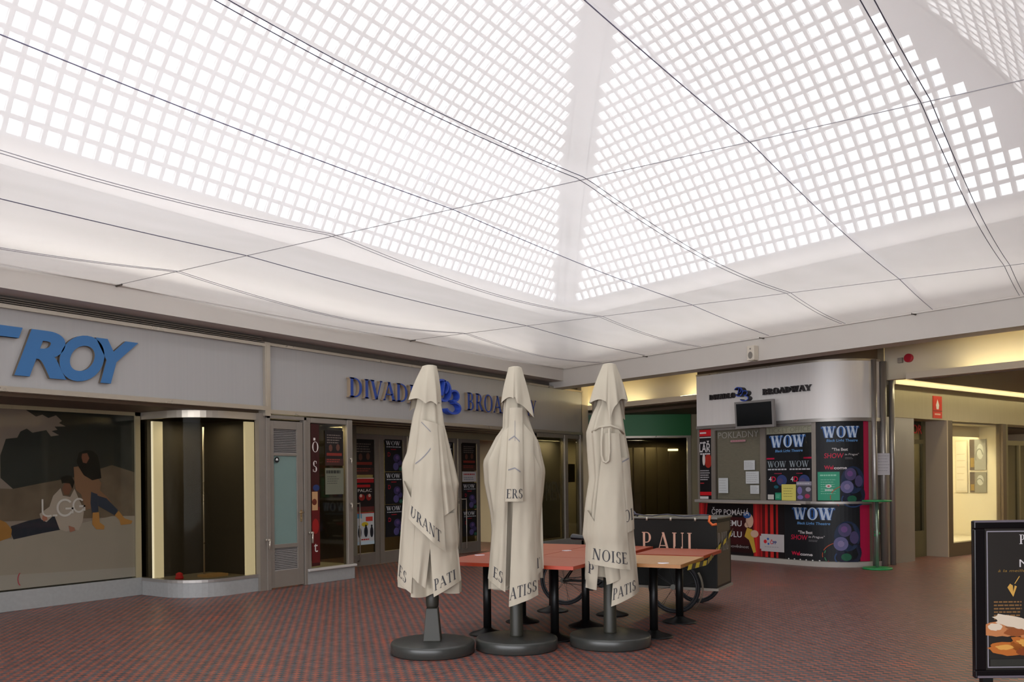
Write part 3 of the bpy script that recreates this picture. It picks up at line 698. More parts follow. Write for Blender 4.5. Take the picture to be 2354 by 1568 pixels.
def show_poster(name, label, fn, wd, ht, kind, group=None):
    it = []
    if kind == 'dark':
        it = [('p', '7a2a22', rect(wd*.08, ht*.28, wd*.92, ht*.36)), ('p', '5c3a30', disc(wd*.3, ht*.5, wd*.1, ht*.1)+disc(wd*.7, ht*.52, wd*.1, ht*.1)), ('p', '3b2420', rect(0, 0, wd, ht*.2)),
              ('t', '6d625c', lines(wd*.1, wd*.9, ht*.62, ht*.9, 4, ht*.03)), ('t', '8a3830', lines(wd*.08, wd*.92, ht*.08, ht*.2, 2, ht*.025))]
        bgc = '1a1515'
    elif kind == 'redhead':
        it = [('p', 'a81c22', rect(0, ht*.86, wd, ht)), ('p', 'c9c4be', rect(0, ht*.98, wd, ht)), ('p', '8e2622', disc(wd*.35, ht*.42, wd*.16, ht*.1)+disc(wd*.72, ht*.42, wd*.14, ht*.1)), ('p', 'c0a090', disc(wd*.3, ht*.47, wd*.07, ht*.05)+disc(wd*.76, ht*.47, wd*.07, ht*.05)), ('p', 'b02024', rect(wd*.1, ht*.72, wd*.8, ht*.8)),
              ('t', 'd2cdc8', sans_text('PALAC', ht*.09, wd*.14, ht*.58, width=wd*.74)[0]), ('p', '5a2a28', rect(0, 0, wd, ht*.14))]
        bgc = '1c1416'
    elif kind == 'white':
        it = [('p', '5f9ab8', rect(0, ht*.82, wd*.34, ht)), ('p', 'c03a32', rect(wd*.55, ht*.72, wd*.92, ht*.86)), ('p', 'c7b02e', disc(wd*.5, ht*.63, wd*.18, ht*.07)), ('p', 'bcd0da', rect(0, 0, wd, ht*.1)),
              ('p', '20222a', disc(wd*.22, ht*.38, wd*.09, ht*.17)+disc(wd*.55, ht*.4, wd*.1, ht*.17)+disc(wd*.86, ht*.38, wd*.09, ht*.17)+disc(wd*.22, ht*.57, wd*.05, ht*.04)+disc(wd*.55, ht*.58, wd*.05, ht*.04)+disc(wd*.86, ht*.57, wd*.05, ht*.04)),
              ('t', 'b6302c', lines(wd*.3, wd*.85, ht*.12, ht*.2, 1, ht*.04)), ('p', 'b02a2a', rect(0, ht*.97, wd, ht))]
        bgc = 'c5c8c8'
    elif kind == 'wow':
        lt, wtx = serif_text('WOW', ht*.13, 0, 0, T=.17, t=.06)
        kx = wd*.82/wtx
        lt = [[(wd*.08+a*kx, ht*.82+b) for a, b in p] for p in lt]
        it = [('t', 'cfd3d8', lt), ('t', 'aeb2b8', lines(wd*.1, wd*.95, ht*.745, ht*.79, 1, ht*.03, 0.05)), ('t', 'b02030', lines(wd*.35, wd*.65, ht*.67, ht*.71, 1, ht*.025, 0.0)),
              ('t', 'b8243a', sans_text('D', ht*.13, wd*.17, ht*.47)[0]), ('p', '3e3660', disc(wd*.68, ht*.42, wd*.2, ht*.13)+disc(wd*.85, ht*.28, wd*.13, ht*.09)), ('p', '4f4878', disc(wd*.62, ht*.16, wd*.16, ht*.12)), ('p', '2a5a48', disc(wd*.9, ht*.08, wd*.1, ht*.06)), ('p', '5f4a7c', disc(wd*.7, ht*.44, wd*.09, ht*.06))]
        bgc = '15161c'
    return poster(name, label, 'poster', fn, wd, ht, bgc, it, off=0.0, th=0.002, group=group)
show_poster('theatre_poster', 'dark show poster with a red edge in the display window', S_left(9.90, 1.84, FY0+0.02), 0.40, 0.56, 'dark')
poster('paper_notice', 'grey notice with a dark heading low in the display window', 'notice', S_left(9.90, 1.38, FY0+0.02), 0.40, 0.42, '6b6c5c', [('t', '2e2e28', lines(0.02, 0.34, 0.32, 0.40, 1, 0.05, 0.05)+lines(0.04, 0.3, 0.16, 0.30, 4, 0.008))], off=0.0, th=0.002)

# --- theatre doors
Yd = 11.5; DW = 0.8125; DX0 = 11.66
struct('wall_left_doors', MB().box((11.45, Yd, 2.46), (XE, Yd+0.1, 2.62)), M_bronze)
struct('trim_10', MB().box((10.5, FY0+0.3, 2.585), (16.1, FY0+0.34, 2.61)).box((10.5, FY0+0.8, 2.585), (16.1, FY0+0.84, 2.61)), M_bronze)
for k in range(5):
    x0 = DX0+DW*k
    dr = thing('theatre_door', ['glazed bronze theatre door with three stacked show posters', 'glazed bronze theatre door carrying three repeated black posters', 'glazed bronze theatre door hidden behind the leftmost parasol', 'glazed bronze theatre door just right of the leftmost parasol', 'glazed bronze theatre door with a small white notice, left of the dark opening'][k], 'door', (x0+DW/2, Yd, 0), group='row of theatre doors')
    a, b_ = x0+0.015, x0+DW-0.015
    MB().box((a, Yd-0.02, 0.01), (a+0.11, Yd+0.04, 2.46)).box((b_-0.11, Yd-0.02, 0.01), (b_, Yd+0.04, 2.46)).box((a+0.11, Yd-0.02, 2.36), (b_-0.11, Yd+0.04, 2.46)).box((a+0.11, Yd-0.02, 0.01), (b_-0.11, Yd+0.04, 0.24)).build('door_frame', M_frame, dr, world=True, bevel=0.006)
    MB().box((a+0.11, Yd+0.0, 0.24), (b_-0.11, Yd+0.008, 2.36)).build('door_glass', M_darkglass, dr, world=True)
    hx = a+0.17 if k in (0, 4) else b_-0.06
    MB().tube([(hx-0.10, Yd-0.02, 1.17), (hx-0.10, Yd-0.08, 1.17), (hx, Yd-0.08, 1.17), (hx+0.02, Yd-0.08, 1.17)], 0.011, 6).tube([(hx+0.02, Yd-0.08, 1.19), (hx+0.02, Yd-0.08, 0.12), (hx+0.02, Yd-0.02, 0.10)], 0.011, 6).build('pull_handle', M_chrome, dr, world=True)
    gx = a+0.13
    if k in (0,):
        show_poster('door_poster', 'dark brown show poster, topmost on the leftmost theatre door', S_left(gx, 1.70, Yd-0.02), 0.50, 0.66, 'dark', 'posters on the theatre doors')
        show_poster('door_poster', 'black show poster with a red heading, middle one on the leftmost theatre door', S_left(gx, 1.02, Yd-0.02), 0.50, 0.62, 'redhead', 'posters on the theatre doors')
        show_poster('door_poster', 'white and blue show poster, lowest on the leftmost theatre door', S_left(gx, 0.40, Yd-0.02), 0.50, 0.60, 'white', 'posters on the theatre doors')
    elif k in (1, 2, 3):
        for q, z in enumerate((0.50, 1.13, 1.76)):
            show_poster('door_poster', 'black light show poster, '+['lowest', 'middle', 'topmost'][q]+' of three on the '+['second', 'third', 'fourth'][k-1]+' theatre door', S_left(gx, z, Yd-0.02), 0.50, 0.62, 'wow', 'posters on the theatre doors')
    else:
        show_poster('door_poster', 'dark brown poster at the top of the rightmost theatre door', S_left(gx, 1.78, Yd-0.02), 0.50, 0.60, 'dark', 'posters on the theatre doors')
        poster('paper_notice', 'white notice with a red heading on the rightmost theatre door', 'notice', S_left(gx, 1.54, Yd-0.02), 0.50, 0.22, 'b7b4b4', [('t', 'a8484a', lines(0.05, 0.45, 0.13, 0.19, 1, 0.03, 0.1)), ('t', '6c7480', lines(0.05, 0.45, 0.03, 0.11, 2, 0.015))], off=0, th=0.002)
        show_poster('door_poster', 'purple and black poster below the white notice on the rightmost theatre door', S_left(gx, 0.95, Yd-0.02), 0.50, 0.56, 'wow', 'posters on the theatre doors')
        show_poster('door_poster', 'purple and black poster at the bottom of the rightmost theatre door', S_left(gx, 0.36, Yd-0.02), 0.50, 0.56, 'wow', 'posters on the theatre doors')
# dim foyer behind the doors
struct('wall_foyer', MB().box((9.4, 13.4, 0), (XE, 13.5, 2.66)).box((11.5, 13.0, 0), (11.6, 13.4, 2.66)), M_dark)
# --- right show window
rw = thing('show_window', 'metal framed show window with frosted lettering at the end of the left shop fronts', 'display window', (17.1, FY0, 0))
MB().box((15.95, FY0-0.02, 0.0), (XE, FY0+0.3, 0.22)).build('plinth', M_granite, rw, world=True, bevel=0.005)
MB().box((15.95, FY0, 0.22), (16.12, FY0+0.1, 2.58)).box((17.28, FY0-0.01, 0.22), (17.42, FY0+0.1, 2.58)).box((17.98, FY0-0.02, 0.0), (XE, FY0+0.12, 2.62)).box((15.95, FY0, 2.50), (XE, FY0+0.1, 2.60)).build('window_frame', M_frame, rw, world=True, bevel=0.008)
MB().box((16.12, FY0+0.03, 0.22), (17.28, FY0+0.04, 2.5)).box((17.42, FY0+0.03, 0.22), (17.98, FY0+0.04, 2.5)).build('window_pane', M_darkglass, rw, world=True)
MB().box((16.0, FY0+0.5, 0.2), (17.9, FY0+0.54, 2.58)).build('inner_panel', mat('mid_grey_panel', '7d7873', 0.6), rw, world=True)
poster('frosted_print', 'pale frosted lettering on the grey pane behind the middle parasol', 'window lettering', S_left(16.45, 1.05, FY0+0.04), 0.001, 0.001, '8d8884', [('t', '9c9894', sans_text('MEN', 0.42, 0.08, 0.05, width=0.62)[0])], off=0.0, th=0.001)
poster('paper_notice', 'cream paper behind the narrow pane next to the left shop front corner', 'notice', S_left(17.46, 1.50, FY0+0.1), 0.46, 0.42, 'b5a98a', [('t', 'a09476', lines(0.04, 0.42, 0.05, 0.36, 5, 0.015))], off=0, th=0.002)
struct('wall_left_end', MB().box((XE-0.02, FY0+0.0, 0), (XE+0.3, 26, ZC)), M_warmw)

# ------------------------------------------------------------------ sign letters
M_blue = mat('blue_sign_face', '31679a', 0.5)
M_side = mat('brown_letter_side', '5f5549', 0.6)
M_navy = mat('dark_blue_letter', '1f3f8c', 0.5)
M_gold = mat('pale_letter_side', '9d8a72', 0.5)
M_logo = mat('bright_blue_letter', '2f4fb4', 0.5)
def letters(name, label, cat, fn, groups, face, side, depth, off):
    """groups: list of polygon groups, each a letter"""
    root = None
    t = thing(name, label, cat, tuple(fn(0, 0, 0)))
    for g in groups:
        mb = MB(); put(mb, g, fn, off, 1, depth-0.001); k0 = len(mb.f)
        put(mb, g, fn, off+depth, 0)
        mb.build('letter', [face, side], t, world=True)
    return t
def sans_letters(s, h, space, bold, shear, total):
    gs = []; x = 0; ws = []
    for ch in s:
        p, wd = sans_text(ch, h, 0, 0, bold=bold, shear=shear); mn = min(a for q in p for a, _ in q); gs.append([[(a-mn+x, b_) for a, b_ in q] for q in p]); x += wd+space
    x -= space; k = total/x
    return [[[(a*k, b_) for a, b_ in q] for q in g] for g in gs]
gs = []
for ch, xa, xb in (('D', 2.86, 3.44), ('E', 3.42, 3.92), ('S', 3.90, 4.46), ('T', 4.52, 5.19), ('R', 5.09, 5.69), ('O', 5.61, 6.17), ('Y', 6.06, 6.63)):
    P, wd_ = sans_text(ch, 0.50, 0, 0, width=xb-xa, bold=0.042, shear=0.28); gs.append([[(x+xa-2.86, y) for x, y in p] for p in P])
letters('shop_sign', 'big blue slanted lettering on the grey fascia at far left', 'sign', S_left(2.86, 2.86, FY0), gs, M_blue, M_side, 0.05, 0.0)
def serif_letters(s, h, x0, total, T, t, serif=0.05):
    gs = []; x = 0
    for ch in s:
        P, adv_ = serif_glyph(ch, T, t, serif); gs.append([[(a*h+x, b_*h) for a, b_ in q] for q in P]); x += (adv_+0.04)*h
    k = total/x
    return [[[(x0+a*k, b_) for a, b_ in q] for q in g] for g in gs]
def logo(k=1.0):     # two flowing curves, a script B over a 3
    g = ring(0.20*k, 0.37*k, 0.20*k, 0.15*k, 0.035*k, -60, 170, 16)+ring(0.26*k, 0.30*k, 0.22*k, 0.22*k, 0.04*k, -150, 60, 18)
    g += [[(0.18*k, 0.2*k), (0.22*k, 0.2*k), (0.30*k, 0.5*k), (0.26*k, 0.5*k)]]
    g += ring(0.58*k, 0.22*k, 0.16*k, 0.12*k, 0.035*k, -110, 140, 16)+ring(0.55*k, -0.02*k, 0.24*k, 0.13*k, 0.04*k, -170, 80, 18)
    return g
g1 = serif_letters('DIVADLO', 0.32, 0, 2.1, 0.17, 0.07); g2 = serif_letters('BROADWAY', 0.34, 3.16, 2.48, 0.17, 0.07)
g2 = [[[(a, b_-0.03) for a, b_ in q] for q in g] for g in g2]
letters('theatre_sign', 'dark blue raised theatre lettering on the fascia above the doors', 'sign', S_left(10.36, 2.955, FY0), g1+g2, M_navy, M_gold, 0.075, 0.0)
letters('theatre_logo', 'bright blue curly logo between the two words of the long theatre sign', 'logo', S_left(12.52, 2.95, FY0), [[[(a, b_) for a, b_ in q] for q in logo(0.95)]], M_logo, M_logo, 0.13, 0.0)
tag(MB().box((8.685, FY0-0.055, 2.70), (8.735, FY0-0.05, 3.60)).build('cover_strip', M_chrome, bevel=0.002), 'chrome strip between the two sign fascias', 'strip')

# ================================================================== RIGHT SIDE: ticket office between two arms of the passage
kio = thing('ticket_office', 'rounded metal ticket office with counter in the middle of the right side', 'ticket office', tuple(NB(14.0, -10.2, 0)))
KEND = KL+KR*PI/2
def kgrid(name, s0, s1, z0, z1, o, m, nz=1, th=0.0, parent=kio):
    mb = MB(); ns = max(2, int((s1-s0)/0.07))
    mb.grid(lambda u, v: kiosk_pt(s0+(s1-s0)*u, z0+(z1-z0)*v, o), ns, nz)
    if th:
        mb.grid(lambda u, v: kiosk_pt(s1+(s0-s1)*u, z0+(z1-z0)*v, o-th), ns, nz)
        mb.grid(lambda u, v: kiosk_pt(s0+(s1-s0)*u, z1, o-th*v), ns, 1, smooth=False); mb.grid(lambda u, v: kiosk_pt(s1+(s0-s1)*u, z0, o-th*v), ns, 1, smooth=False)
        for s_ in (s0, s1): mb.grid(lambda u, v: kiosk_pt(s_, z0+(z1-z0)*v, o-th*u), 1, 1, smooth=False)
    return mb.build(name, m, parent, world=True)
kgrid('fascia_band', 0, KEND, 2.60, 3.63, 0.03, M_band, th=0.03)
kgrid('fascia_band', 0, KEND, 3.63, 3.97, 0.0, M_brown, th=0.03)
kgrid('band_trim', 0, KEND, 3.595, 3.63, 0.05, M_chrome, th=0.02)
kgrid('band_trim', 0, KEND, 2.545, 2.605, 0.055, M_steel, th=0.03)
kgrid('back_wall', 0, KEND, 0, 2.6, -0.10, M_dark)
kgrid('front_panel', 0, KEND, 0.085, 1.10, 0.0, mat('kiosk_panel', '6d675f', 0.5, metal=0.3), th=0.02)
kgrid('plinth', 0, KEND, 0.0, 0.09, 0.045, mat('pale_grey_plinth', 'a7a29a', 0.5), th=0.05)
for s0, s1 in ((0.0, 0.05), (0.345, 0.44), (1.50, 1.62), (2.58, 2.655), (3.56, 3.64)):
    kgrid('window_post', s0, s1, 1.14, 2.55, 0.02, M_frame, th=0.06)
kgrid('window_head', 0.44, 1.50, 2.50, 2.55, 0.015, M_steel, th=0.05); kgrid('window_head', 1.62, 2.58, 2.50, 2.55, 0.015, M_steel, th=0.05)
kgrid('window_pane', 0.44, 1.50, 1.16, 2.50, -0.012, M_glass); kgrid('window_pane', 1.62, 2.58, 1.16, 2.50, -0.012, M_clear)
kgrid('blind', 0.44, 1.50, 1.16, 2.50, -0.05, mat('grey_lace_blind', '98958c', 0.8, noise=0.15, nscale=60, stretch=(0.2, 0.2, 1)))
kgrid('header_board', 1.62, 2.58, 2.37, 2.51, -0.02, mat('pale_header', 'a8a594', 0.7, noise=0.12, nscale=40))
kgrid('side_panel', 3.64, KEND, 0.09, 2.55, 0.0, M_steel, th=0.02)
# body behind the rounded front
MB().nbox(14.62, 15.4, KB0, -8.95, 0, 3.9).build('rear_body', M_bronze, kio, world=True)
struct('wall_arm_left', MB().nbox(15.4, 24.0, KB0-0.02, KB0+0.08, 0, 3.95), M_bronze)
MB().nbox(13.72, 14.62, KB0, KB0+0.03, 0, 3.97).build('end_panel', M_bronze, kio, world=True)
# counter shelf
ct = MB(); ct.grid(lambda u, v: kiosk_pt(0.12+2.45*u, 1.155, 0.26*v), 30, 1, smooth=False); ct.grid(lambda u, v: kiosk_pt(0.12+2.45*u, 1.155-0.05*v, 0.26), 30, 1, smooth=False); ct.grid(lambda u, v: kiosk_pt(0.12+2.45*u, 1.105, 0.26*(1-v)), 30, 1, smooth=False)
for s_ in (0.12, 2.57): ct.grid(lambda u, v: kiosk_pt(s_, 1.105+0.05*u, 0.26*v), 1, 1, smooth=False)
ct.build('counter', mat('pale_counter', 'a59f9a', 0.35, metal=0.3), kio, world=True)
kgrid('counter_ledge', 2.57, KEND, 1.105, 1.145, 0.07, M_steel, th=0.09)
MB().tube([kiosk_pt(0.3+2.2*k/12, 1.10, 0.255) for k in range(13)], 0.014, 6).build('counter_rail', M_chrome, kio, world=True)
for k, (nn_, bb, r_) in enumerate(((14.30, -8.28, 0.045), (14.66, -8.32, 0.06), (14.95, -8.32, 0.05))):
    c0 = NB(nn_, bb, 0); tag(MB().lathe([(r_, 0.0), (r_, 3.6)], 16, c=(c0.x, c0.y)).build('steel_post', M_steel), ['slim dark steel post at the rounded corner of the ticket office', 'bright steel post standing right of the ticket office', 'last steel post before the shop doors'][k], 'post')

# raised lettering on the band
kg1 = serif_letters('DIVADLO', 0.10, 0, 0.62, 0.24, 0.10); kg2 = serif_letters('BROADWAY', 0.11, 1.25, 1.0, 0.24, 0.10)
kg2 = [[[(a, b_+0.0) for a, b_ in q] for q in g] for g in kg2]
M_bk = mat('black_letter', '2a2526', 0.5)
letters('office_sign', 'small black raised lettering on the ticket office band', 'sign', S_kiosk(0.36, 3.10), kg1+kg2, M_bk, M_bk, 0.05, 0.03)
letters('office_logo', 'small blue curly logo above the black screen', 'logo', S_kiosk(1.02, 3.07), [logo(0.42)], M_logo, M_bk, 0.12, 0.03)
# screen
tv = thing('wall_screen', 'black switched-off screen in a grey frame on the ticket office', 'screen', tuple(NB(13.5, -10.15, 2.5)))
tvm = lambda x, y, o: NB(13.47-o-y*0.06, -10.56+x, 2.49+y)
q = MB(); put(q, rect(0, 0, 0.86, 0.50), tvm, -0.02, 0, 0.06); q.build('casing', mat('silver_grey_casing', '86827f', 0.45, metal=0.2), tv, world=True)
q = MB(); put(q, rect(0.04, 0.045, 0.82, 0.46), tvm, 0.041, 0, 0.002); q.build('display', mat('black_display', '101315', 0.18), tv, world=True)
q = MB(); put(q, rect(0.3, 0.15, 0.56, 0.35), tvm, -0.19, 0, 0.17); q.build('bracket', M_black, tv, world=True)
# loudspeaker on the beam
sp = thing('loudspeaker', 'small white loudspeaker box on the beam above the ticket office', 'loudspeaker', tuple(NB(12.66, -9.55, 3.60)))
q = MB(); q.nbox(12.58, 12.71, -9.635, -9.485, 3.605, 3.86); q.build('cabinet', mat('cream_cabinet', 'cfc6b6', 0.6), sp, world=True, bevel=0.008)
q = MB(); put(q, disc(0.075, 0.09, 0.045, 0.06), lambda x, y, o: NB(12.578-o, -9.635+x, 3.605+y), 0.0, 0, 0.004); put(q, disc(0.075, 0.20, 0.015, 0.015, 10), lambda x, y, o: NB(12.578-o, -9.635+x, 3.605+y), 0.0, 0, 0.004); q.build('speaker_grille', mat('grey_grille', '7b756d', 0.7), sp, world=True)
MB().nbox(12.60, 12.717, -9.60, -9.52, 3.59, 3.605).build('bracket', M_chrome, sp, world=True)

# ---- prints on the ticket office
def bubbles(x, y, k):
    return [('p', '1d2c48', disc(x, y, 0.20*k, 0.24*k)), ('p', '1a1d33', disc(x+0.02*k, y-0.26*k, 0.2*k, 0.2*k)), ('p', '4a4268', disc(x-0.04*k, y+0.10*k, 0.10*k, 0.11*k)), ('p', '6c4a80', disc(x-0.05*k, y+0.11*k, 0.05*k, 0.05*k)), ('p', '65628c', disc(x-0.10*k, y-0.12*k, 0.11*k, 0.11*k)), ('p', '8478a0', disc(x-0.10*k, y-0.12*k, 0.05*k, 0.05*k)), ('p', '4a4268', disc(x+0.10*k, y-0.02*k, 0.07*k, 0.10*k)),
            ('p', '1d5a40', disc(x-0.02*k, y-0.33*k, 0.08*k, 0.06*k)), ('p', '27406a', ring(x, y-0.34*k, 0.2*k, 0.14*k, 0.02*k, 150, 330)), ('p', 'b5502e', ring(x-0.05*k, y-0.3*k, 0.33*k, 0.22*k, 0.012*k, 120, 160, 4)+ring(x-0.05*k, y-0.3*k, 0.33*k, 0.22*k, 0.012*k, 170, 190, 2)), ('p', '3f8f5e', ring(x-0.05*k, y-0.3*k, 0.30*k, 0.22*k, 0.012*k, 160, 172, 2)+ring(x-0.05*k, y-0.3*k, 0.30*k, 0.22*k, 0.012*k, 190, 205, 2)), ('p', 'a03c34', ring(x-0.05*k, y-0.3*k, 0.27*k, 0.22*k, 0.012*k, 205, 225, 3))]
def wow_items(w_, h_, top, lh, face='b9c9dc', halo='27538f'):
    a, wd = serif_text('WOW', lh, T=0.2, t=0.07, serif=0.07); k = w_/wd
    h1, _ = serif_text('WOW', lh, T=0.34, t=0.2, serif=0.10)
    return [('t', halo, [[(p*k-0.004, q+top) for p, q in g] for g in h1]), ('t', face, [[(p*k, q+top) for p, q in g] for g in a])]
def at(items, dx, dy): return [(k, c_, [[(p+dx, q+dy) for p, q in g] for g in ps]) for k, c_, ps in items]
# upper WOW panel, running round the corner
uw = 0.80
it = at(wow_items(0.60, 0, 0, 0.20), 0.12, 1.10)+[('t', '5d8fc4', sans_text('Black Light Theatre', 0.045, 0.17, 1.03, width=0.52, bold=0.02, shear=0.15)[0]),
     ('t', 'c9c4c4', sans_text('"The Best', 0.05, 0.26, 0.87, width=0.26, bold=0.02)[0]), ('t', 'c01c40', sans_text('SHOW', 0.085, 0.13, 0.745, width=0.32, bold=0.01, shear=0.1)[0]), ('t', 'c9c4c4', sans_text('in Prague"', 0.035, 0.47, 0.79, width=0.24, shear=0.1)[0]), ('t', '6c6a6e', lines(0.47, 0.62, 0.72, 0.76, 2, 0.01)),
     ('t', 'c01c40', sans_text('Wel', 0.065, 0.13, 0.55, width=0.15, bold=0.03)[0]), ('t', 'c9c4c4', sans_text('come', 0.05, 0.29, 0.55, width=0.21, bold=0.03)[0])]+bubbles(0.60, 0.36, 1.0)
poster('show_billboard', 'tall black show panel with blue-white lettering round the ticket office corner', 'show panel', S_kiosk(2.66, 1.16), uw, 1.38, '15171b', it, off=0.0, th=0.012, nx=12)
poster('crimson_strip', 'crimson vertical strip beside the tall black show panel above the counter', 'strip', S_kiosk(3.46, 1.16), 0.11, 1.38, 'a3123f', [], off=0.002, th=0.012, nx=3)
lw = 1.42
it = at(wow_items(0.74, 0, 0, 0.215), 0.20, 0.72)+[('t', '5d8fc4', sans_text('Black Light Theatre', 0.045, 0.26, 0.635, width=0.60, bold=0.02, shear=0.15)[0]),
     ('t', 'c9c4c4', sans_text('"The Best', 0.05, 0.28, 0.47, width=0.28, bold=0.02)[0]), ('t', 'c01c40', sans_text('SHOW', 0.085, 0.13, 0.36, width=0.34, bold=0.01, shear=0.1)[0]), ('t', 'c9c4c4', sans_text('in Prague"', 0.04, 0.49, 0.40, width=0.28, shear=0.1)[0]), ('t', '6c6a6e', lines(0.49, 0.68, 0.33, 0.37, 2, 0.01)),
     ('t', 'c01c40', sans_text('Wel', 0.065, 0.14, 0.08, width=0.17, bold=0.03)[0]), ('t', 'c9c4c4', sans_text('come', 0.05, 0.32, 0.08, width=0.24, bold=0.03)[0]), ('t', 'd2d0ce', sum([disc(0.08+0.12*k, 0.005, 0.016, 0.012, 8) for k in range(6)], []))]+bubbles(1.14, 0.44, 1.1)
poster('show_billboard', 'wide black show panel with blue-white lettering below the counter', 'show panel', S_kiosk(2.02, 0.10), 1.36, 0.98, '15171b', it, off=0.0, th=0.012, nx=20)
poster('crimson_strip', 'crimson vertical strip beside the wide black show panel below the counter', 'strip', S_kiosk(3.38, 0.10), 0.19, 0.98, 'a3123f', [], off=0.002, th=0.012, nx=4)
# insurance banner with curtain
cur = []
for k, (xx, ww, c_) in enumerate(((0, .22, 'a31f22'), (.04, .05, 'c42a28'), (.14, .05, '871618'), (.22, .06, '5c1013'), (.29, .07, 'b82524'), (.37, .05, '3a0c0e'), (.42, .08, 'c02a26'), (.51, .04, '240a0b'), (.56, .05, 'a81e20'))):
    cur.append(('p', c_, rect(1.30+xx*0.9, 0, 1.30+(xx+ww)*0.9, 0.98)))
it = [('p', '3a0f12', rect(0.35, 0.05, 1.30, 0.72)), ('p', '260b0c', rect(0.35, 0.05, 1.30, 0.2))]+cur+[
      ('p', 'a31f22', [[(0.0, 0.98), (0.0, 0.3), (0.12, 0.3), (0.22, 0.98)]]), ('p', 'c42a28', [[(0.04, 0.98), (0.04, 0.3), (0.06, 0.3), (0.09, 0.98)]]), ('p', '5c1013', [[(0.14, 0.98), (0.09, 0.3), (0.11, 0.3), (0.17, 0.98)]]),
      ('p', 'c3a08a', disc(1.22, 0.66, 0.085, 0.13)+disc(1.15, 0.58, 0.05, 0.05)), ('p', '2c5390', disc(1.16, 0.765, 0.09, 0.06)), ('p', 'b8963a', [[(1.10, 0.36), (1.16, 0.53), (1.28, 0.50), (1.36, 0.08), (1.30, 0.06), (1.20, 0.3)]]), ('p', 'c3a08a', disc(1.33, 0.42, 0.09, 0.07)),
      ('p', 'b3aeae', rect(1.48, 0.11, 1.98, 0.43)+rect(1.45, 0.15, 1.48, 0.39)), ('p', 'c0222c', disc(1.57, 0.29, 0.035, 0.035)), ('p', '2e57a0', disc(1.63, 0.34, 0.025, 0.02)+disc(1.64, 0.25, 0.02, 0.02)),
      ('t', 'c0222c', sans_text('Č', 0.06, 1.68, 0.25, bold=0.03)[0]), ('t', '2a3f74', sans_text('PP', 0.055, 1.74, 0.25, bold=0.03)[0]), ('t', '8f8a8c', lines(1.56, 1.92, 0.18, 0.21, 1, 0.01)),
      ('t', 'c9c5c5', sans_text('ČPP POMÁHÁ', 0.105, 0.32, 0.76, width=0.90, bold=0.01)[0]), ('t', 'c9c5c5', sans_text('ČESKÉMU', 0.11, 0.32, 0.55, width=0.72, bold=0.01)[0]), ('t', 'c9c5c5', sans_text('DIVADLU', 0.11, 0.32, 0.34, width=0.72, bold=0.01)[0]), ('t', 'a39c9c', sans_text('vyšší odpovědnost', 0.055, 0.42, 0.14, width=0.78)[0])]
poster('sponsor_banner', 'dark red banner with theatre curtain and white Czech lettering below the counter', 'banner', S_kiosk(0.03, 0.10), 1.98, 0.98, '171113', it, off=0.0, th=0.011, nx=2)
# narrow poster at the left end
it = [('p', 'c01a22', rect(0, 1.24, 0.30, 1.37)), ('p', 'c9c5c2', rect(0.0, 1.205, 0.30, 1.225)), ('p', '9c2a1e', disc(0.22, 0.75, 0.09, 0.14)), ('p', 'cfc8c2', disc(0.11, 0.78, 0.035, 0.12)), ('p', 'c01a22', rect(0, 0.07, 0.30, 0.14)), ('p', 'c9c5c2', rect(0, 0.0, 0.22, 0.05)),
      ('t', 'cfcaca', sans_text('LÁŘ', 0.16, 0.0, 0.93, width=0.27, bold=0.02)[0]), ('t', 'c9c5c5', lines(0.02, 0.28, 0.87, 0.91, 1, 0.03, 0.05)), ('t', 'a8a4a6', lines(0.02, 0.26, 0.36, 0.58, 5, 0.022)), ('t', 'd9d4d4', lines(0.02, 0.2, 1.28, 1.33, 1, 0.03)), ('t', 'c9c5c5', lines(0.02, 0.2, 1.08, 1.14, 1, 0.03)), ('t', 'b03038', lines(0.02, 0.14, 0.28, 0.34, 1, 0.02))]
poster('show_poster', 'narrow black poster with red bands at the left end of the ticket office', 'poster', S_kiosk(0.045, 1.16), 0.30, 1.37, '141114', it, off=0.0, th=0.01)
# window lettering and papers
poster('window_lettering', 'faint pale lettering across the top of the ticket window', 'window lettering', S_kiosk(0.50, 2.34), 0.001, 0.001, '8f8c84', [('t', '9a978e', sans_text('POKLADNY', 0.12, 0, 0, width=0.95)[0])], off=-0.01, th=0.001)
poster('window_sticker', 'small pinkish strip under the faint lettering on the ticket window', 'sticker', S_kiosk(0.80, 2.26), 0.35, 0.035, 'b98a90', [('t', '9a5a62', lines(0.02, 0.33, 0.008, 0.028, 1, 0.01))], off=-0.01, th=0.001)
poster('header_lettering', 'faint lettering on the pale board above the middle black poster', 'window lettering', S_kiosk(1.66, 2.39), 0.001, 0.001, '77756a', [('t', '8c8a7c', sans_text('TICKET OFFICE', 0.09, 0, 0, width=0.88)[0])], off=-0.015, th=0.001)
for (x, z, w_, h_, lb) in ((0.50, 1.28, 0.23, 0.29, 'white printed sheet at the lower left of the ticket window'), (1.11, 1.72, 0.25, 0.18, 'white sheet highest on the right of the ticket window'), (1.15, 1.46, 0.30, 0.23, 'white sheet in the middle of three on the ticket window'), (1.25, 1.27, 0.20, 0.16, 'small white sheet lowest on the right of the ticket window')):
    poster('paper_sheet', lb, 'paper', S_kiosk(x, z), w_, h_, 'c5c8c8', [('t', '9a9c9c', lines(0.02, w_-0.02, 0.02, h_-0.02, 5, 0.008))], off=-0.010, th=0.002)
it = at(wow_items(0.72, 0, 0, 0.22), 0.11, 1.02-0.06)+[('t', '5d8fc4', sans_text('Black Light Theatre', 0.045, 0.19, 0.875, width=0.58, bold=0.02, shear=0.15)[0]), ('p', 'b0163f', rect(0, 0.745, 0.95, 0.775))]
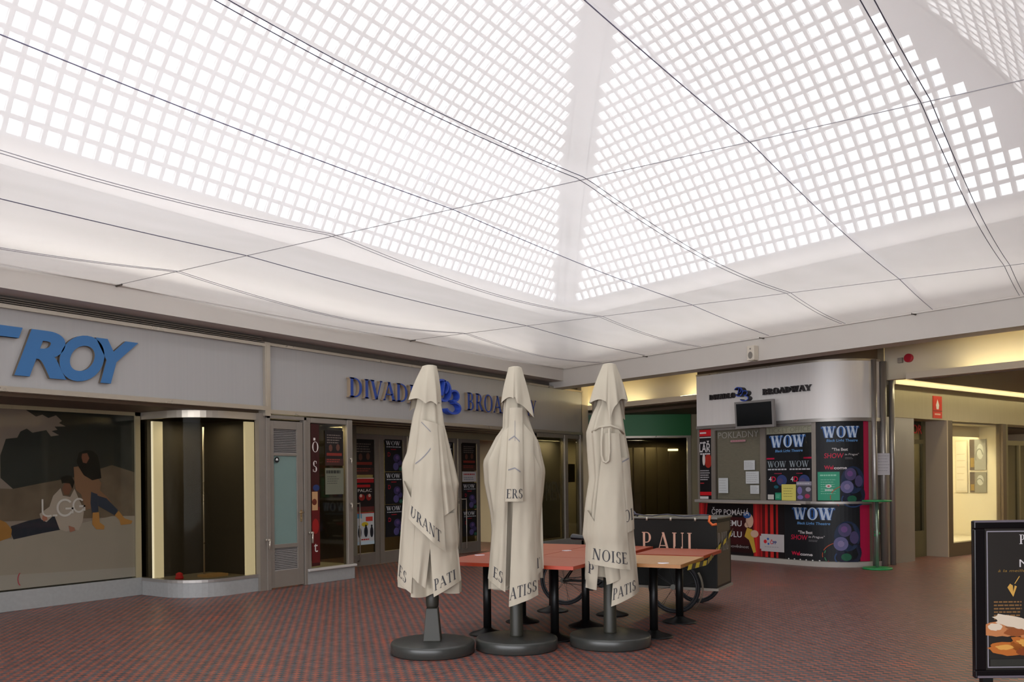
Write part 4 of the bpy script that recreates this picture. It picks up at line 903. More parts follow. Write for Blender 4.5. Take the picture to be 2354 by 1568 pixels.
for dx in (0.03, 0.50):
    a, wd = serif_text('WOW', 0.11, T=0.16, t=0.06); k = 0.40/wd
    it += [('t', '8f9aa0', [[(dx+p*k, 0.60+q) for p, q in g] for g in a]), ('t', 'b4b6ba', lines(dx, dx+0.42, 0.54, 0.58, 1, 0.025, 0.05)), ('t', 'a03048', lines(dx+0.14, dx+0.3, 0.47, 0.50, 1, 0.015)), ('t', 'd0cccc', sans_text('4', 0.09, dx+0.02, 0.34)[0]), ('t', 'c01c40', sans_text('D', 0.09, dx+0.085, 0.34, bold=0.03)[0]), ('p', '33406e', disc(dx+0.30, 0.36, 0.11, 0.10)), ('p', '4a4268', disc(dx+0.27, 0.35, 0.06, 0.05)), ('p', '1f5a68', disc(dx+0.18, 0.24, 0.05, 0.03))]
poster('show_poster', 'black poster with blue-white lettering above two smaller prints behind the counter', 'poster', S_kiosk(1.625, 1.16), 0.95, 1.20, '16181c', it, off=-0.010, th=0.004, nx=2)
poster('yellow_notice', 'yellow notice standing on the counter', 'notice', S_kiosk(1.96, 1.158), 0.30, 0.29, 'd3c868', [('t', '9a9450', lines(0.04, 0.27, 0.05, 0.24, 4, 0.012))], off=0.012, th=0.002)
poster('leaflet_sheet', 'grey and purple leaflet sheet standing right of the yellow notice', 'leaflet', S_kiosk(2.27, 1.158), 0.30, 0.34, '4c4a52', [('p', '8f8c98', rect(0, 0.27, 0.3, 0.34)), ('p', '7a6fa8', disc(0.07, 0.18, 0.05, 0.07)+disc(0.08, 0.06, 0.06, 0.04)), ('p', 'a23a58', disc(0.22, 0.08, 0.05, 0.04)), ('p', '9a98a4', disc(0.24, 0.2, 0.05, 0.04)), ('t', 'b9b6c0', lines(0.02, 0.28, 0.28, 0.33, 1, 0.02))], off=0.012, th=0.002)
poster('card', 'small white card on the counter left of the yellow notice', 'card', S_kiosk(1.66, 1.17), 0.13, 0.09, 'c0bdb6', [], off=0.012, th=0.002)
poster('card', 'small green card next to the white card on the counter', 'card', S_kiosk(1.82, 1.165), 0.13, 0.13, '2f8f6c', [('t', '8cc0aa', lines(0.02, 0.11, 0.03, 0.10, 3, 0.008))], off=0.012, th=0.002)
poster('green_notice', 'green notice taped over the lower left of the tall black show panel', 'notice', S_kiosk(2.68, 1.165), 0.36, 0.50, '2f9472', [('t', '8ccab0', lines(0.04, 0.32, 0.42, 0.46, 1, 0.025, 0.05)+lines(0.05, 0.31, 0.10, 0.38, 7, 0.008)), ('p', 'd8d4d0', disc(0.18, 0.25, 0.05, 0.03)), ('p', 'b04a48', disc(0.18, 0.25, 0.02, 0.015)), ('t', 'cfd8d2', lines(0.12, 0.26, 0.16, 0.2, 1, 0.02))], off=0.014, th=0.002, nx=4)
poster('crimson_strip', 'thin crimson strip painted as a pink reflection on the steel side right of the posts', 'strip', S_side(14.72, 0.35, -8.37), 0.06, 2.2, '9c2344', [], off=0.01, th=0.004)  # pink reflection in the steel, put in as a coloured strip
poster('paper_notice', 'white paper notice taped to the steel side right of the ticket office', 'notice', lambda x, y, o: CF(6.36+x, 15.40-o, 1.60+y), 0.235, 0.38, 'b9b6ba', [('t', '8d8a90', lines(0.03, 0.24, 0.05, 0.36, 6, 0.008))], off=0.0, th=0.003)
# green topped stand
c0 = NB(14.08, -8.12, 0)
st = thing('round_stand', 'slim high stand with green round top and green base right of the ticket office', 'stand', tuple(c0))
M_green = mat('bright_green_plastic', '1f8a4c', 0.4)
MB().lathe([(0.24, 0.0), (0.24, 0.025), (0.22, 0.03)], 28).build('base', M_green, st)
MB().lathe([(0.24, 0.0), (0.24, 0.02), (0.23, 0.025)], 28).build('table_top', M_green, st).location = (0, 0, 1.15)
MB().tube([(0, 0, 0.03), (0, 0, 1.15)], 0.03, 12).build('column', mat('grey_green_column', '7d8f80', 0.3, metal=0.5), st)
MB().tube([(0.05, 0.05, 0.62), (0.09, 0.02, 0.66), (0.04, -0.03, 0.60), (0.0, 0.05, 0.57)], 0.018, 6).build('clip', M_green, st)

# ---- ceilings, ledges and cove lamps of both arms
for i, (b0, b1) in enumerate(((-19.0, -11.72), (-8.36, 12.0))):
    struct('trim_%d' % (11+i), MB().nbox(13.11, 14.9, b0, b1, 3.93, 4.0), M_ceil)
    struct('wall_header_%s' % ('left' if i == 0 else 'right'), MB().nbox(14.8, 14.95, b0, b1, 3.28, 3.95), M_warmw)
    bb0 = b0 if i == 0 else -7.66
    struct('trim_%d' % (13+i), MB().nbox(14.25, 24, bb0, b1, 3.20, 3.27).nbox(14.22, 14.25, bb0, b1, 3.20, 3.31), M_ceil)
    struct('trim_%d' % (15+i), MB().nbox(14.4, 24.0, bb0+0.05, b1, 3.185, 3.20), M_brown)
    t0, t1 = (b0, -14.1) if i == 0 else (-7.0, 6.0)
    tag(MB().tube([NB(14.55, t0, 3.30), NB(14.55, t1, 3.30)], 0.014, 8).build('cove_lamp', M_tube), 'hidden tube lamp behind the ledge of the '+('left arm' if i == 0 else 'right arm')+' ceiling', 'lamp')
tag(MB().tube([NB(14.55, -12.9, 3.33), NB(14.55, -11.8, 3.33)], 0.02, 8).build('cove_lamp', M_tube), 'short tube lamp glowing at the left end of the ticket office', 'lamp')
struct('trim_17', MB().nbox(14.95, 24.5, -8.5, 12, 3.93, 4.0).nbox(14.95, 25, -19, -11.7, 3.93, 4.0), M_ceil)
tag(MB().tube([NB(14.95, -8.12, 3.36), NB(23, -8.12, 3.36)], 0.015, 6).build('cove_lamp', M_tube), 'long tube lamp above the fascia along the right arm', 'lamp')
bell = thing('alarm_bell', 'round red alarm bell on the wall right of the ticket office', 'alarm bell', tuple(NB(14.79, -7.93, 3.6)))
q = MB(); put(q, disc(0, 0, 0.075, 0.075), lambda x, y, o: NB(14.79-o, -7.90+x, 3.62+y), 0, 0, 0.06); q.build('gong', mat('red_gong', 'a8182c', 0.4), bell, world=True, bevel=0.01)
q = MB(); put(q, rect(-0.19, -0.07, -0.11, 0.02), lambda x, y, o: NB(14.79-o, -7.90+x, 3.62+y), 0, 0, 0.05); q.build('switch_box', mat('grey_switch', '8f877c', 0.6), bell, world=True)

# ---- right arm: shop wall along b = -8.38
struct('wall_arm_fascia', MB().nbox(15.02, 24, -8.9, -8.38, 2.64, 3.22), M_bronze)
struct('trim_18', MB().nbox(15.02, 24, -8.9, -8.28, 3.22, 3.30), M_warmw)
struct('trim_19', MB().nbox(15.02, 24, -8.9, -8.5, 3.30, 3.95), M_warmw)
struct('trim_20', MB().nbox(14.62, 15.86, -8.9, -8.40, 0, 2.64), M_steel)
sd = thing('shop_door', 'dark glazed shop door with red lettering in the first recess of the right arm', 'door', tuple(NB(16.4, -8.8, 0)))
MB().nbox(15.86, 15.95, -8.86, -8.78, 0, 2.64).nbox(16.93, 17.02, -8.86, -8.78, 0, 2.64).nbox(15.95, 16.93, -8.86, -8.78, 2.20, 2.28).nbox(15.95, 16.93, -8.86, -8.78, 0.0, 0.5).build('door_frame', mat('bronze_brown_frame', '6e6548', 0.45, metal=0.4), sd, world=True)
MB().nbox(15.95, 16.93, -8.83, -8.82, 0.5, 2.64).build('door_glass', M_darkglass, sd, world=True)
poster('red_lettering', 'dim red lettering on the glass above the shop door', 'window lettering', S_side(16.0, 2.40, -8.79), 0.001, 0.001, '8c1f1c', [('t', '9c2220', sans_text('TUDOR', 0.17, 0.02, 0.0, width=0.88, bold=0.02)[0])], off=0.0, th=0.001)
M_goods = [mat('goods_brown', '7a5c42', 0.7), mat('goods_dark', '23262a', 0.7), mat('goods_pale', 'b3a98c', 0.7), mat('goods_green', '50604a', 0.7)]
struct('wall_shop_back', MB().nbox(15.5, 24.0, -10.5, -10.4, 0, 2.64), mat('shop_back_wall', '4a4534', 0.8))
struct('trim_21', MB().nbox(15.5, 24.0, -10.4, -8.85, 2.60, 2.64), M_dark)
for k, (n_, h_, c_, lb) in enumerate(((16.1, 1.9, 2, 'pale shelf end seen through the dark shop door'), (16.45, 1.7, 1, 'dark coat rack seen through the dark shop door'), (16.8, 1.5, 3, 'greenish shelf seen through the dark shop door'))):
    q = MB(); q.nbox(n_, n_+0.22, -9.8, -9.5, 0.0, h_)
    for z in (0.5, 0.9, 1.3): q.nbox(n_-0.01, n_+0.24, -9.5, -9.44, z, z+0.03)
    tag(q.build('shop_shelf', M_goods[c_]), lb, 'shelf')
tag(MB().lathe([(0.07, 0.45), (0.1, 0.55), (0.05, 0.68), (0.01, 0.7)], 12, c=tuple(NB(16.05, -8.95)[:2])).lathe([(0.12, 0.27), (0.14, 0.35), (0.1, 0.42)], 12, c=tuple(NB(16.12, -8.95)[:2])).build('orange_toy', mat('orange_yellow_thing', 'c9913a', 0.6)), 'small orange and yellow thing low behind the dark shop door', 'toy')
struct('trim_22', MB().nbox(17.02, 17.06, -8.84, -8.36, 0.0, 2.64), mat('beige_jamb_panel', 'a3937f', 0.6))
poster('fire_sign', 'red fire sign hanging on the metal fascia of the right arm', 'sign', S_side(16.52, 2.67, -8.38), 0.34, 0.42, 'c5341f', [('p', 'e0dcd0', [[(0.17, 0.36), (0.11, 0.25), (0.13, 0.17), (0.21, 0.17), (0.23, 0.25)]]), ('t', 'e3b8a0', lines(0.06, 0.28, 0.05, 0.1, 1, 0.03, 0.0)), ('p', '7a2c1c', rect(0, 0.13, 0.34, 0.145))], off=0.0, th=0.01)
lc = thing('lit_show_case', 'brightly lit shop show case with hanging prints in the right arm', 'show case', tuple(NB(18.3, -8.6, 0)))
MB().nbox(17.06, 17.24, -8.5, -8.36, 0, 2.64).nbox(19.40, 19.55, -8.5, -8.36, 0, 2.64).nbox(17.24, 19.40, -8.5, -8.36, 0, 0.26).build('case_frame', mat('dark_bronze_frame', '5a4c3a', 0.5, metal=0.3), lc, world=True)
MB().nbox(17.24, 19.40, -8.42, -8.41, 0.26, 2.63).build('case_pane', M_clear, lc, world=True)
M_cs = mat('cream_case_wall', 'd8ceb4', 0.7)
MB().nbox(17.1, 19.5, -9.8, -9.75, 0.26, 2.63).nbox(17.1, 17.14, -9.75, -8.5, 0.26, 2.63).nbox(19.44, 19.5, -9.75, -8.5, 0.26, 2.63).nbox(17.1, 19.5, -9.75, -8.5, 0.20, 0.26).nbox(17.1, 19.5, -9.75, -8.5, 2.60, 2.63).nbox(17.14, 19.44, -8.9, -8.86, 2.38, 2.6).build('case_lining', M_cs, lc, world=True)
MB().tube([NB(17.3, -9.0, 2.5), NB(19.3, -9.0, 2.5)], 0.03, 8).build('case_lamp', lamp_mat('case_tube', 'fff2c8', 20.0), lc, world=True)
for bb, z, w_, h_, c_, lb in ((-9.36, 1.20, 0.26, 1.14, 'c3b9a0', 'pale framed print at the left of the lit show case'), (-9.05, 1.68, 0.34, 0.66, '8d8c84', 'grey and brown print at the top right of the lit show case'), (-9.05, 1.20, 0.34, 0.44, '7d7a6e', 'grey and brown print at the lower right of the lit show case')):
    it = [('p', '4c4038', rect(0.0, 0, w_*0.3, h_)), ('p', '8a6f2e', rect(w_*0.05, h_*0.1, w_*0.28, h_*0.4)), ('p', 'b3b4ac', disc(w_*0.65, h_*0.6, w_*0.2, h_*0.25)), ('p', '6a6c66', ring(w_*0.6, h_*0.4, w_*0.25, h_*0.3, 0.02, 20, 200))] if h_ < 1 else [('p', 'd0c8b4', rect(0.02, 0.04, w_-0.02, h_-0.04)), ('t', 'a89c84', lines(0.04, w_-0.04, 0.2, 0.9, 5, 0.012))]
    poster('hanging_print', lb, 'print', (lambda x, y, o, bb=bb, z=z: NB(19.43-o, bb+x, z+y)), w_, h_, c_, it, off=0.01, th=0.01)
d2 = thing('shop_door', 'glazed door with a bluish light strip at the right end of the right arm wall', 'door', tuple(NB(20.2, -8.5, 0)))
MB().nbox(19.55, 19.68, -8.46, -8.38, 0, 2.64).nbox(20.95, 21.1, -8.46, -8.38, 0, 2.64).nbox(19.68, 20.95, -8.46, -8.38, 2.2, 2.3).nbox(19.68, 20.95, -8.46, -8.38, 0, 0.35).nbox(20.20, 20.28, -8.46, -8.38, 0.35, 2.2).build('door_frame', mat('bronze_brown_frame', '6e6548', 0.45, metal=0.4), d2, world=True)
MB().nbox(19.68, 20.95, -8.43, -8.42, 0.35, 2.2).build('door_glass', M_darkglass, d2, world=True)
MB().nbox(19.80, 19.84, -8.50, -8.48, 0.4, 2.15).build('light_strip', lamp_mat('bluish_strip', 'b8b4ff', 0.9), d2, world=True)
for k, (n_, h_, c_, lb) in enumerate(((19.95, 1.8, 2, 'pale display stand behind the far glazed door'), (20.5, 1.6, 0, 'brown display stand behind the far glazed door'))):
    tag(MB().nbox(n_, n_+0.3, -9.4, -9.1, 0.0, h_).nbox(n_-0.04, n_+0.34, -9.1, -9.06, h_*0.5, h_*0.55).build('display_stand', M_goods[c_]), lb, 'stand')
struct('wall_arm_end', MB().nbox(24, 24.2, -14, 12, 0, 3.97), M_warmw)
struct('wall_arm_right', MB().nbox(13.1, 24, -2.5, -2.3, 0, 3.97), M_bronze)

# ---- left arm: shop front far behind, facing the camera
DB = 21.5
fb = thing('rear_shop_front', 'dark shop front with a green fascia far behind, left of the ticket office', 'shop front', tuple(CF(3.4, DB, 0)))
def fz(v): return v
MB().cbox(0.6, 2.25, DB, DB+0.2, 0, 3.12).cbox(4.36, 6.5, DB, DB+0.2, 0, 3.12).cbox(2.25, 4.36, DB, DB+0.2, 0, 0.35).build('pillar', M_bronze, fb, world=True)
MB().cbox(1.2, 4.36, DB-0.06, DB+0.1, 2.60, 3.12).build('green_fascia', mat('green_fascia', '1f6a35', 0.4), fb, world=True)
MB().cbox(2.25, 4.36, DB-0.08, DB+0.1, 2.55, 2.60).cbox(4.28, 4.36, DB-0.04, DB+0.1, 0.35, 2.6).cbox(2.25, 2.33, DB-0.04, DB+0.1, 0.35, 2.6).cbox(2.25, 4.36, DB-0.04, DB+0.1, 0.35, 0.42).build('window_frame', M_chrome, fb, world=True)
MB().cbox(2.33, 4.28, DB+0.03, DB+0.05, 0.42, 2.55).build('window_pane', M_darkglass, fb, world=True)
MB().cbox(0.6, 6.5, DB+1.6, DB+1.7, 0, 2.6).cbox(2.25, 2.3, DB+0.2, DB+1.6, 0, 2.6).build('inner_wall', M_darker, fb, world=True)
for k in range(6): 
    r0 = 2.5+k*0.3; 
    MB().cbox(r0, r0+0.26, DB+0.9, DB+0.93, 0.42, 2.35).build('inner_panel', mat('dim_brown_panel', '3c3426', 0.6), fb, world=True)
tag(MB().tube([CF(3.95, DB+0.8, 2.28), CF(4.20, DB+0.8, 2.28)], 0.03, 6).build('shop_lamp', lamp_mat('shop_tube', 'fff0c4', 3.0)), 'short warm tube lamp glowing inside the dark rear shop', 'lamp')
struct('wall_arm_back', MB().cbox(0.6, 6.5, DB+0.1, DB+0.3, 3.12, ZC), M_warmw)
struct('trim_23', MB().nbox(14.95, 24, -19.5, -11.9, 3.12, 3.185), M_brown)

# ================================================================== PARASOLS
RZ = math.atan2(RY, RX)
def interp(pts, z):     # pts sorted from the top down: (x, z)
    if z >= pts[0][1]: return pts[0][0]
    for (xa, za), (xb, zb) in zip(pts, pts[1:]):
        if za >= z >= zb: return xa+(xb-xa)*(za-z)/(za-zb) if za != zb else xb
    return pts[-1][0]
def parasol(label, r, f, L, R, hem, folds, ph, sheets, marks, cap, extras, square):
    t = thing('parasol', label, 'parasol', tuple(CF(r, f, 0)), RZ, 'folded cream parasols')
    MB().lathe([(0.375, 0.0), (0.39, 0.012), (0.39, 0.09), (0.383, 0.104), (0.365, 0.11), (0.12, 0.116)], 64).build('base_weight', M_basegrey, t)
    if square:
        m = MB(); w0, w1 = 0.082, 0.055
        vs = [(sx*w0, sy*w0, 0.114) for sx, sy in ((-1, -1), (1, -1), (1, 1), (-1, 1))]+[(sx*w1, sy*w1, 0.42) for sx, sy in ((-1, -1), (1, -1), (1, 1), (-1, 1))]
        m.add(vs, [(0, 3, 2, 1), (4, 5, 6, 7), (0, 1, 5, 4), (1, 2, 6, 5), (2, 3, 7, 6), (3, 0, 4, 7)])
        m.build('sleeve', M_olive, t, bevel=0.008)
        MB().lathe([(0.052, 0.42), (0.058, 0.44), (0.062, 0.50), (0.056, 0.55), (0.035, 0.60), (0.03, 0.62)], 20).build('clamp_collar', M_olive, t)
    else:
        MB().lathe([(0.062, 0.114), (0.062, 0.13), (0.060, 0.66), (0.045, 0.68)], 28).build('sleeve', M_olive, t)
    MB().lathe([(0.024, 0.3), (0.024, 2.655), (0.02, 2.665)], 16).build('pole', M_pole, t)
    ztop = L[0][1]-0.004; zb = min(L[-1][1], R[-1][1])
    def hw(z): a, b_ = interp(L, z), interp(R, z); return (a+b_)/2, (b_-a)/2
    def body(u, v):
        th = 2*PI*u; fr = max(0, -math.sin(th))
        zlow = hem(math.cos(th), math.sin(th)); z = ztop+(zlow-ztop)*v
        cx, w_ = hw(z); g = abs(math.sin(th))**0.8
        amp = (0.18+0.30*v)*g
        k = folds
        fold = 0.5-0.5*math.cos(k*th+ph+1.5*v); fold = fold**0.7
        rr = 1-amp*fold*1.0
        return (cx+w_*math.cos(th)*rr, w_*(0.72 if math.sin(th) < 0 else 0.45)*math.sin(th)*rr, z)
    cnv = MB().grid(body, 110, 48, closed=True)
    cnv.grid(lambda u, v: (hw(ztop)[0]+hw(ztop)[1]*v*math.cos(2*PI*u), hw(ztop)[1]*0.72*v*math.sin(2*PI*u), ztop+0.012*(1-v*v)), 32, 3, closed=True)
    def front(x, z):
        cx, w_ = hw(z); q = (x-cx)/max(0.01, w_)
        return w_*0.72*math.sqrt(max(0.03, 1-min(1, q*q)))
    def sheet_fn(C4, off, bulge, flare, rip, rk):
        TL, TR, BR, BL = [Vector((a, 0, b_)) for a, b_ in C4]
        def fn(s_, t_, o=0.0):
            a = TL.lerp(BL, t_); b_ = TR.lerp(BR, t_); p = a.lerp(b_, s_)
            if t_ > 0: p.z += -0.0*t_
            d = front(p.x, p.z)+off+bulge*math.sin(PI*min(1, max(0, s_)))*(0.4+0.6*t_)+flare*t_**4+rip*math.sin(rk*PI*s_+t_)*t_*math.sin(PI*min(1, max(0, s_)))
            return (p.x, -(d+o), p.z)
        return fn
    SF = {}
    for nm, C4, off, bulge, flare, rip, rk in sheets:
        fn = sheet_fn(C4, off, bulge, flare, rip, rk); SF[nm] = (fn, C4)
        cnv.grid(lambda u, v: fn(u, v), 28, 30)
        # turned hem and edges going back into the bundle, so that every flap has body
        cnv.grid(lambda u, v: (lambda q: (q[0], q[1]+0.03*v, q[2]+0.004*v))(fn(u, 1.0)), 28, 2)
        cnv.grid(lambda u, v: (lambda q: (q[0]+0.006*u, q[1]+0.05*u, q[2]))(fn(0.0, v)), 2, 30)
        cnv.grid(lambda u, v: (lambda q: (q[0]-0.006*u, q[1]+0.05*u, q[2]))(fn(1.0, v)), 2, 30)
        # stitched hem line
    c_ = cnv.build('canopy', M_canvas, t)
    let = MB(); faint = MB()
    for nm, text, hgt, s0, y0, sq, col in marks:
        fn, C4 = SF[nm]; TL, TR, BR, BL = [Vector((a, b_)) for a, b_ in C4]
        wl = (BR-BL).length; hl = ((TL-BL).length+(TR-BR).length)/2
        P, wd = serif_text(text, hgt, 0, 0, T=0.15, t=0.055, serif=0.07, space=0.08, squeeze=sq)
        def mp(x, y, o, fn=fn, wl=wl, hl=hl, s0=s0, y0=y0): return fn(s0+x/wl, 1-(y+y0)/hl, 0.003+o)
        P = [[(x, y) for x, y in p if True] for p in P]
        P = [p for p in P if 0.0 <= s0+min(x for x, _ in p)/wl and s0+max(x for x, _ in p)/wl <= 1.0]
        put(let, [list(p) for p in P], mp, 0.0)
    for nm, segs, wdt in extras:      # faded lines of the printed logo
        fn, C4 = SF[nm]
        for (sa, ta), (sb, tb) in segs:
            n = 10; d = Vector((sb-sa, tb-ta))
            for i in range(n):
                q0 = (sa+(sb-sa)*i/n, ta+(tb-ta)*i/n); q1 = (sa+(sb-sa)*(i+1)/n, ta+(tb-ta)*(i+1)/n)
                faint.add([fn(q0[0], q0[1], 0.003), fn(q1[0], q1[1], 0.003), fn(q1[0]+wdt[0], q1[1]+wdt[1], 0.003), fn(q0[0]+wdt[0], q0[1]+wdt[1], 0.003)], [(0, 1, 2, 3)])
    if let.f: let.build('hem_lettering', M_ink, c_)
    if faint.f: faint.build('faded_print', M_inkl, c_)
    # vent flap on top: ring of hem corners, each (x, y, z); straight cloth between them
    top = L[0][1]; x0_, x1_ = L[0][0]-0.004, R[0][0]+0.004; cx = (x0_+x1_)/2; rx = (x1_-x0_)/2
    m = MB(); nC = len(cap); per = 10
    def capf(u, v):
        k = u*nC; i = int(k) % nC; fr_ = k-int(k); a = Vector(cap[i]); b_ = Vector(cap[(i+1) % nC]); B = a.lerp(b_, fr_)
        B.z += 0.03*math.sin(PI*fr_); sc = 1-0.10*math.sin(PI*fr_); B.x = cx+(B.x-cx)*sc; B.y *= sc
        an = math.atan2(B.y, B.x-cx)
        T_ = Vector((cx+rx*math.cos(an), rx*0.8*math.sin(an), top)); p = T_.lerp(B, v)
        e = math.sin(PI*v)*0.010; p.x += e*math.cos(an); p.y += e*math.sin(an)
        return p
    m.grid(capf, nC*per, 14, closed=True)
    m.grid(lambda u, v: (cx+rx*v*math.cos(2*PI*u), rx*0.8*v*math.sin(2*PI*u), top+0.012*(1-v*v)), 24, 2, closed=True)
    m.build('vent_flap', M_canvas, t)
    return t
# leftmost
L1 = [(-0.066,2.665),(-0.092,2.552),(-0.110,2.43),(-0.135,2.30),(-0.165,2.20),(-0.186,2.087),(-0.224,1.865),(-0.274,1.752),(-0.267,1.622),(-0.249,1.379),(-0.272,1.096),(-0.304,0.813),(-0.322,0.68)]
R1 = [(0.059,2.665),(0.07,2.55),(0.081,2.428),(0.1,2.307),(0.115,2.226),(0.127,2.124),(0.162,1.982),(0.22,1.739),(0.259,1.568),(0.246,1.496),(0.24,1.293),(0.257,1.03),(0.244,0.961),(0.259,0.767),(0.274,0.68)]
parasol('folded cream parasol furthest left, its hem fallen open in a slanting fold', -0.753, 8.21, L1, R1,
    lambda c, s: 0.63-0.07*abs(math.cos(2.2*(c+0.3)))+0.03*s, 7, 0.6,
    [('A', [(-0.075,2.16),(0.075,2.12),(0.150,0.95),(-0.190,1.26)], 0.050, 0.045, 0.05, 0.018, 3),
     ('B', [(-0.02,1.30),(0.22,1.30),(0.274,0.677),(0.034,0.545)], 0.012, 0.02, 0.01, 0.006, 2),
     ('C', [(-0.245,1.60),(-0.13,1.36),(-0.17,0.575),(-0.317,0.691)], 0.012, 0.02, 0.01, 0.004, 2),
     ('D', [(-0.16,1.30),(0.02,1.15),(-0.04,0.62),(-0.18,0.74)], 0.0, 0.03, 0.0, 0.012, 4),
     ('E', [(0.05,2.12),(0.12,2.10),(0.235,1.35),(0.10,1.25)], 0.018, 0.03, 0.0, 0.012, 4)],
    [('A', 'URANT', 0.098, 0.04, 0.05, 0.98, 0), ('B', 'PATI', 0.095, 0.06, 0.045, 0.85, 0), ('C', 'ES', 0.098, 0.10, 0.05, 0.8, 0)],
    [(-0.199,-0.06,2.345),(-0.03,-0.15,2.305),(0.075,-0.12,2.29),(0.105,0.0,2.30),(0.07,0.12,2.28),(-0.12,0.12,2.26),(-0.205,0.05,2.25)],
    [('A', [((0.05, 0.02), (0.62, 0.08))], (0.0, 0.01)), ('A', [((0.02, 0.44), (0.62, 0.22))], (0.0, 0.014))], True)
# middle
L2 = [(-0.048,2.666),(-0.08,2.522),(-0.100,2.336),(-0.11,2.212),(-0.115,2.088),(-0.178,2.006),(-0.305,1.772),(-0.294,1.573),(-0.239,1.283),(-0.229,1.118),(-0.252,0.829),(-0.266,0.64)]
R2 = [(0.068,2.666),(0.09,2.52),(0.115,2.333),(0.133,2.189),(0.174,2.064),(0.234,1.94),(0.29,1.683),(0.271,1.485),(0.24,1.237),(0.238,1.03),(0.252,0.824),(0.26,0.70)]
parasol('folded cream parasol in the middle, opening in front to show its pole', 0.029, 8.38, L2, R2,
    lambda c, s: 0.62+0.05*c-0.05*abs(math.sin(3*c))+0.05*max(0, -s), 6, 1.9,
    [('B', [(0.02,2.20),(0.17,2.02),(0.205,0.527),(-0.07,0.426)], 0.045, 0.03, 0.02, 0.010, 3),
     ('C', [(-0.117,2.05),(-0.045,2.10),(-0.102,0.559),(-0.266,0.672)], 0.030, 0.03, 0.01, 0.012, 3),
     ('A', [(-0.045,2.27),(0.075,2.27),(0.070,1.40),(-0.095,1.40)], 0.085, 0.03, 0.03, 0.010, 3),
     ('D', [(0.15,1.90),(0.25,1.66),(0.262,0.762),(0.185,0.70)], 0.02, 0.015, 0.01, 0.006, 2)],
    [('B', 'ATISS', 0.105, 0.02, 0.055, 0.80, 0), ('C', 'ES', 0.10, 0.28, 0.06, 0.85, 0), ('A', 'ERS', 0.085, 0.06, 0.03, 0.85, 0), ('D', 'T', 0.09, 0.05, 0.05, 0.8, 0)],
    [(-0.126,-0.06,2.325),(-0.01,-0.15,2.36),(0.025,-0.14,2.315),(0.187,-0.06,2.18),(0.14,0.10,2.24),(-0.06,0.14,2.26),(-0.125,0.04,2.27)],
    [('A', [((0.42, 0.14), (0.46, 0.36))], (0.03, 0.0)), ('A', [((0.05, 0.34), (0.42, 0.30)), ((0.42, 0.30), (0.8, 0.36))], (0.0, 0.015)), ('A', [((0.1, 0.66), (0.5, 0.64)), ((0.5, 0.64), (0.85, 0.68))], (0.0, 0.014))], False)
# right
L3 = [(-0.044,2.702),(-0.074,2.526),(-0.105,2.317),(-0.158,2.212),(-0.214,2.045),(-0.204,1.814),(-0.19,1.604),(-0.23,1.353),(-0.258,1.06),(-0.229,0.975),(-0.241,0.64),(-0.217,0.56)]
R3 = [(0.073,2.702),(0.10,2.524),(0.118,2.335),(0.136,2.23),(0.167,2.02),(0.203,1.831),(0.213,1.6),(0.232,1.39),(0.243,1.18),(0.232,0.971),(0.255,0.761),(0.274,0.56)]
parasol('folded cream parasol furthest right, tied with a hanging loop below its flap', 0.932, 8.51, L3, R3,
    lambda c, s: 0.58+0.06*abs(math.sin(2.6*c+0.4))+0.04*max(0, -s), 7, 3.0,
    [('A', [(-0.060,2.03),(0.085,2.03),(0.175,0.741),(-0.206,0.799)], 0.05, 0.035, 0.03, 0.012, 3),
     ('B', [(0.06,1.30),(0.22,1.24),(0.278,0.517),(-0.009,0.394)], 0.012, 0.02, 0.01, 0.006, 2),
     ('C', [(-0.215,1.30),(-0.10,1.10),(-0.14,0.543),(-0.236,0.556)], 0.006, 0.02, 0.0, 0.004, 2),
     ('D', [(0.09,1.80),(0.195,1.80),(0.234,1.118),(0.125,1.077)], 0.025, 0.02, 0.01, 0.006, 2),
     ('F', [(-0.09,0.98),(0.06,0.96),(0.09,0.66),(-0.05,0.60)], 0.02, 0.04, 0.0, 0.01, 2)],
    [('A', 'NOISE', 0.105, 0.04, 0.05, 0.93, 0), ('B', 'PATIS', 0.10, 0.03, 0.05, 0.78, 0), ('C', 'P', 0.10, 0.15, 0.14, 0.8, 0), ('D', 'OI', 0.11, 0.05, 0.10, 0.7, 0)],
    [(-0.187,-0.06,2.325),(-0.03,-0.14,2.33),(-0.005,-0.17,2.13),(0.075,-0.14,2.31),(0.191,-0.03,2.35),(0.175,0.08,2.17),(0.0,0.15,2.25),(-0.15,0.08,2.22)],
    [('D', [((0.2, 0.05), (0.9, 0.0))], (0.0, 0.02))], False)
ploc = CF(0.932, 8.51, 0)
lp = MB().tube([CF(0.932+x, 8.51+y, z) for x, y, z in ((-0.075,-0.20,2.08),(-0.088,-0.215,1.95),(-0.088,-0.225,1.82),(-0.075,-0.235,1.765),(-0.050,-0.24,1.750),(-0.025,-0.235,1.77),(-0.015,-0.225,1.85),(-0.012,-0.20,2.07))], 0.012, 8)
lp.tube([CF(0.932+x, 8.51+y, z) for x, y, z in ((-0.16,-0.06,2.05),(-0.10,-0.16,2.09),(0.0,-0.20,2.10),(0.09,-0.16,2.07),(0.14,-0.06,2.03))], 0.011, 8)
par3 = [o for o in bpy.data.objects if o.name.startswith('parasol') and abs(o.location.x-ploc.x) < 0.01][0]
lp.build('tie_strap', M_canvas, par3, world=True)

